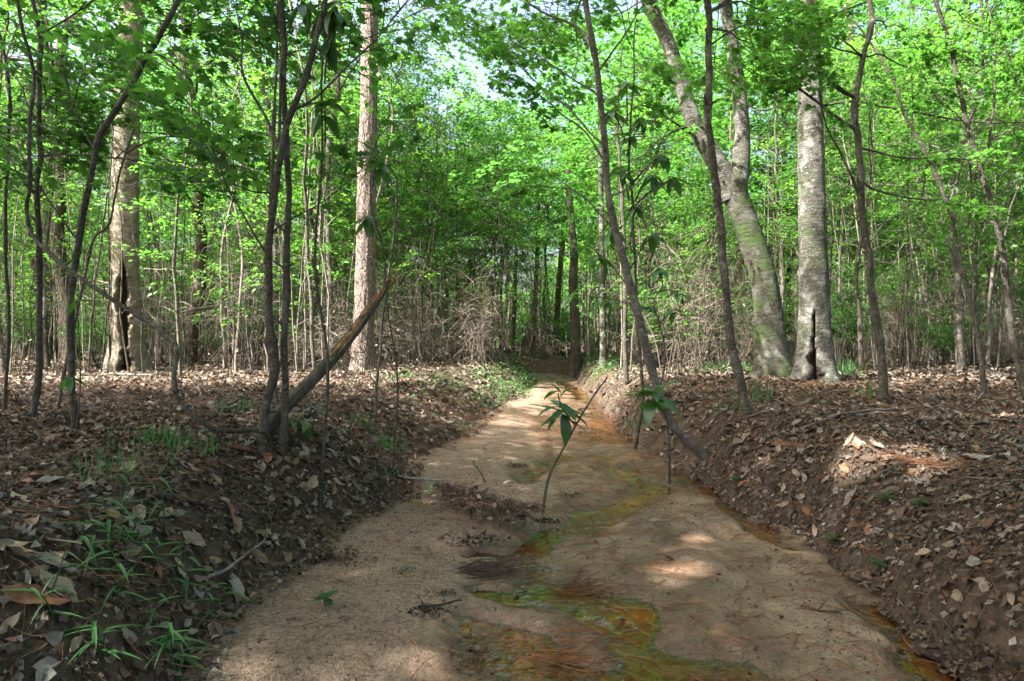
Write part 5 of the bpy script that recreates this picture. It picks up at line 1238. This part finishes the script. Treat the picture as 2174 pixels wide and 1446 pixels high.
for px, py, lab, n, L in ((640, 925, 'fine grass tuft at the foot of the dead log', 50, .13), (520, 880, 'grass tuft behind the knobbly sapling foot', 50, .15), (340, 945, 'spreading grass patch in front of the arching vine', 90, .12), (400, 960, 'second grass patch under the arching vine', 70, .11),
                        (760, 905, 'pale grass tuft on the left bank slope near thin bare sapling', 45, .13), (820, 955, 'green grass tuft near the left sand edge', 60, .14), (980, 915, 'fine grass tuft on the left bank edge above sand', 40, .12), (1355, 905, 'grass tuft at the foot of the right bank by bowed sapling', 60, .15),
                        (1610, 850, 'grass tuft behind the dark curving sapling foot', 50, .2), (1570, 875, 'yellow-green tuft left of the dark curving sapling', 40, .16), (1800, 800, 'wispy grass beside the foot of the straight grey trunk', 70, .3), (1690, 790, 'wispy grass between the two big right trees', 60, .3),
                        (1840, 845, 'pale weed tuft left of the forked sapling foot', 30, .18), (240, 1010, 'pale grass in the left litter', 60, .12), (1240, 1000-10, 'none', 0, .1)):
    if n: tuft(px, py, lab, n, L)
def herb(px, py, lab, n=7, L=.05, group=None):
    p = hit(px, py); t = thing('herb', lab, 'plant', p, group)
    b = MB(); e = p+np.array([0, 0, .05]); tube(b, [p-[0, 0, .02], (p+e)/2, e], [.002, .002, .001], 5, .4); part('stem', b, M['grass'], t)
    for i in range(n):
        a = i*2.4; put_leaf(t, LEAF_ME[i % 2], e-np.array([0, 0, .004*i]), (math.cos(a), math.sin(a)-.3, U(-.1, .4)), (0, 0, 1), L*U(.8, 1.2), wx=1.9)
for px, py, lab in ((1565, 1030, 'bright green herb at the foot of the right bank'), (1955, 1085, 'pale green three-leaved herb on the right bank slope'), (1770, 1160, 'small light herb low on the right bank'), (1865, 1215, 'mossy green herb at the bottom of the right bank'), (1880, 1070, 'tiny herb beside the grey leaf on the right slope'), (690, 1290, 'tiny green leaf sprout on the left sand')):
    herb(px, py, lab)
b = MB()        # ground cover on the inside of the bend and across the stream
for (cx, cy_, sx, sy, n, hmax) in ((-.1, 11.8, .35, 1.2, 900, .17), (.3, 14.2, .25, 1.1, 1000, .17), (1.85, 13.8, .25, 1.4, 800, .17), (-.9, 9.2, .5, .9, 450, .12), (3.6, 11, .5, .7, 700, .15), (-1.0, 18.6, 1.2, .6, 1500, .3), (2.3, 18.2, .5, .7, 900, .3), (.2, 20.9, 1.1, .35, 700, .2)):
    x = RNG.normal(cx, sx, n); y = RNG.normal(cy_, sy, n); k = sdist(x, y) > .06; x, y = x[k], y[k]; N = len(x)
    z = H(x, y)+U(0, 1, N)**1.3*hmax*(.6+.6*np.clip(.5+fbm(x*3, y*3, 0, 15, 2), 0, 1))
    leaves(b, np.stack([x, y, z], -1), RNG.normal(0, 1, (N, 3))*[1, 1, .4], RNG.normal(0, .4, (N, 3))+[0, 0, 1], U(.03, .06, N), OV, U(0, 1, N), 1.3)
tag(part('ground_cover', b, M['cover'], None, False), 'low bright green ground cover along the banks near the stream bend', 'ground cover', kind='stuff')

# ------------------------------------------------------------------ labels that would read alike are told apart by their order across the picture
ORD = ['leftmost', 'second from left', 'third from left', 'fourth from left', 'fifth from left', 'sixth from left', 'seventh from left', 'eighth from left', 'ninth from left', 'tenth from left',
       'eleventh from left', 'twelfth from left', 'thirteenth from left', 'fourteenth from left', 'fifteenth from left', 'sixteenth from left', 'seventeenth from left', 'eighteenth from left', 'nineteenth from left', 'twentieth from left', 'twenty-first from left', 'twenty-second from left', 'twenty-third from left', 'twenty-fourth from left']
by = {}
for o in SC.objects:
    if o.parent is None and 'label' in o and o['label'] and o.get('group') and o.get('group') != 'trees around the viewer': by.setdefault(o['label'], []).append(o)
for lb, os_ in by.items():
    if len(os_) < 2: continue
    os_.sort(key=lambda o: o.location[0]/max(o.location[1], .3))
    for i, o in enumerate(os_):
        o['label'] = '%s, %s' % (lb, 'rightmost' if i == len(os_)-1 else (ORD[i] if i < len(ORD) else 'number %d from left' % (i+1)))

# ------------------------------------------------------------------ openings in the crowns through which sun reaches the ground in patches
bpy.context.view_layer.update()
SUNV = np.array(sdir)
gaps = [(hit(1815, 962), .12, 1), (hit(1955, 965), .085, 1), (hit(1975, 1000), .06, 1), (hit(1640, 965), .05, 1), (hit(1480, 1150), .07, 1), (hit(1590, 1118), .06, 1), (hit(1440, 1215), .07, 1), (hit(1400, 1150), .05, 1), (hit(2140, 890), .09, 1),
        (hit(780, 795), .45, 2), (hit(900, 785), .45, 2), (pA+[0, 0, 1.6], .35, 2), (pA+[0, 0, 2.6], .35, 2), (pA+[0, 0, 3.6], .35, 2), (pA+[0, 0, 4.6], .35, 2), (pB+[0, 0, .6], .28, 2), (pB+[0, 0, 1.3], .28, 2), (pB+[0, 0, 2.1], .28, 2)]
uniq = set()
for o in list(SC.objects):
    if o.type != 'MESH' or o.parent is None or not o.name.startswith(('crown', 'foliage')): continue
    root = o.parent if o.parent.parent is None else o.parent.parent
    if root.name.startswith(('pole_', 'evergreen', 'maple', 'twin', 'slender', 'bowed', 'forked_s')) and not root.name.startswith(('maple', 'twin', 'slender', 'bowed', 'forked_s')): continue
    rl = np.array(root.location)
    near = [g for g in gaps if np.linalg.norm(np.cross((rl+[0, 0, 8])-g[0], SUNV)) < 9 and np.dot((rl+[0, 0, 16])-g[0], SUNV) > 0]
    if not near: continue
    me = o.data; nv = len(me.vertices); m = 11 if root.name.startswith(('maple', 'twin', 'slender', 'bowed', 'forked_s')) else 4
    if nv % m: continue
    co = np.empty(nv*3, np.float32); me.vertices.foreach_get('co', co); co = co.reshape(-1, 3).astype(float)
    Mw = np.array(o.matrix_world); wc = co.reshape(-1, m, 3).mean(1) @ Mw[:3, :3].T+Mw[:3, 3]
    kill = np.zeros(len(wc), bool)
    for (p_, r_, k_) in near:
        v = wc-p_; al = v @ SUNV; di = np.linalg.norm(v-al[:, None]*SUNV, axis=1); kill |= (di < r_*U(.85, 1.25, len(di))+.05) & (al > .3)
    if not kill.any(): continue
    ti = np.empty(nv, np.float32); me.attributes['tint'].data.foreach_get('value', ti)
    keep = ~kill; F = np.array([me.polygons[i_].vertices[:] for i_ in range(len(me.polygons)//(nv//m))])
    b = MB(); N = int(keep.sum()); b.add(co.reshape(-1, m, 3)[keep].reshape(-1, 3), (F[None]+(np.arange(N)*m)[:, None, None]).reshape(-1, F.shape[1]), ti.reshape(-1, m)[keep].ravel())
    nm = b.mesh(me.name, False); nm.materials.append(me.materials[0]); o.data = nm
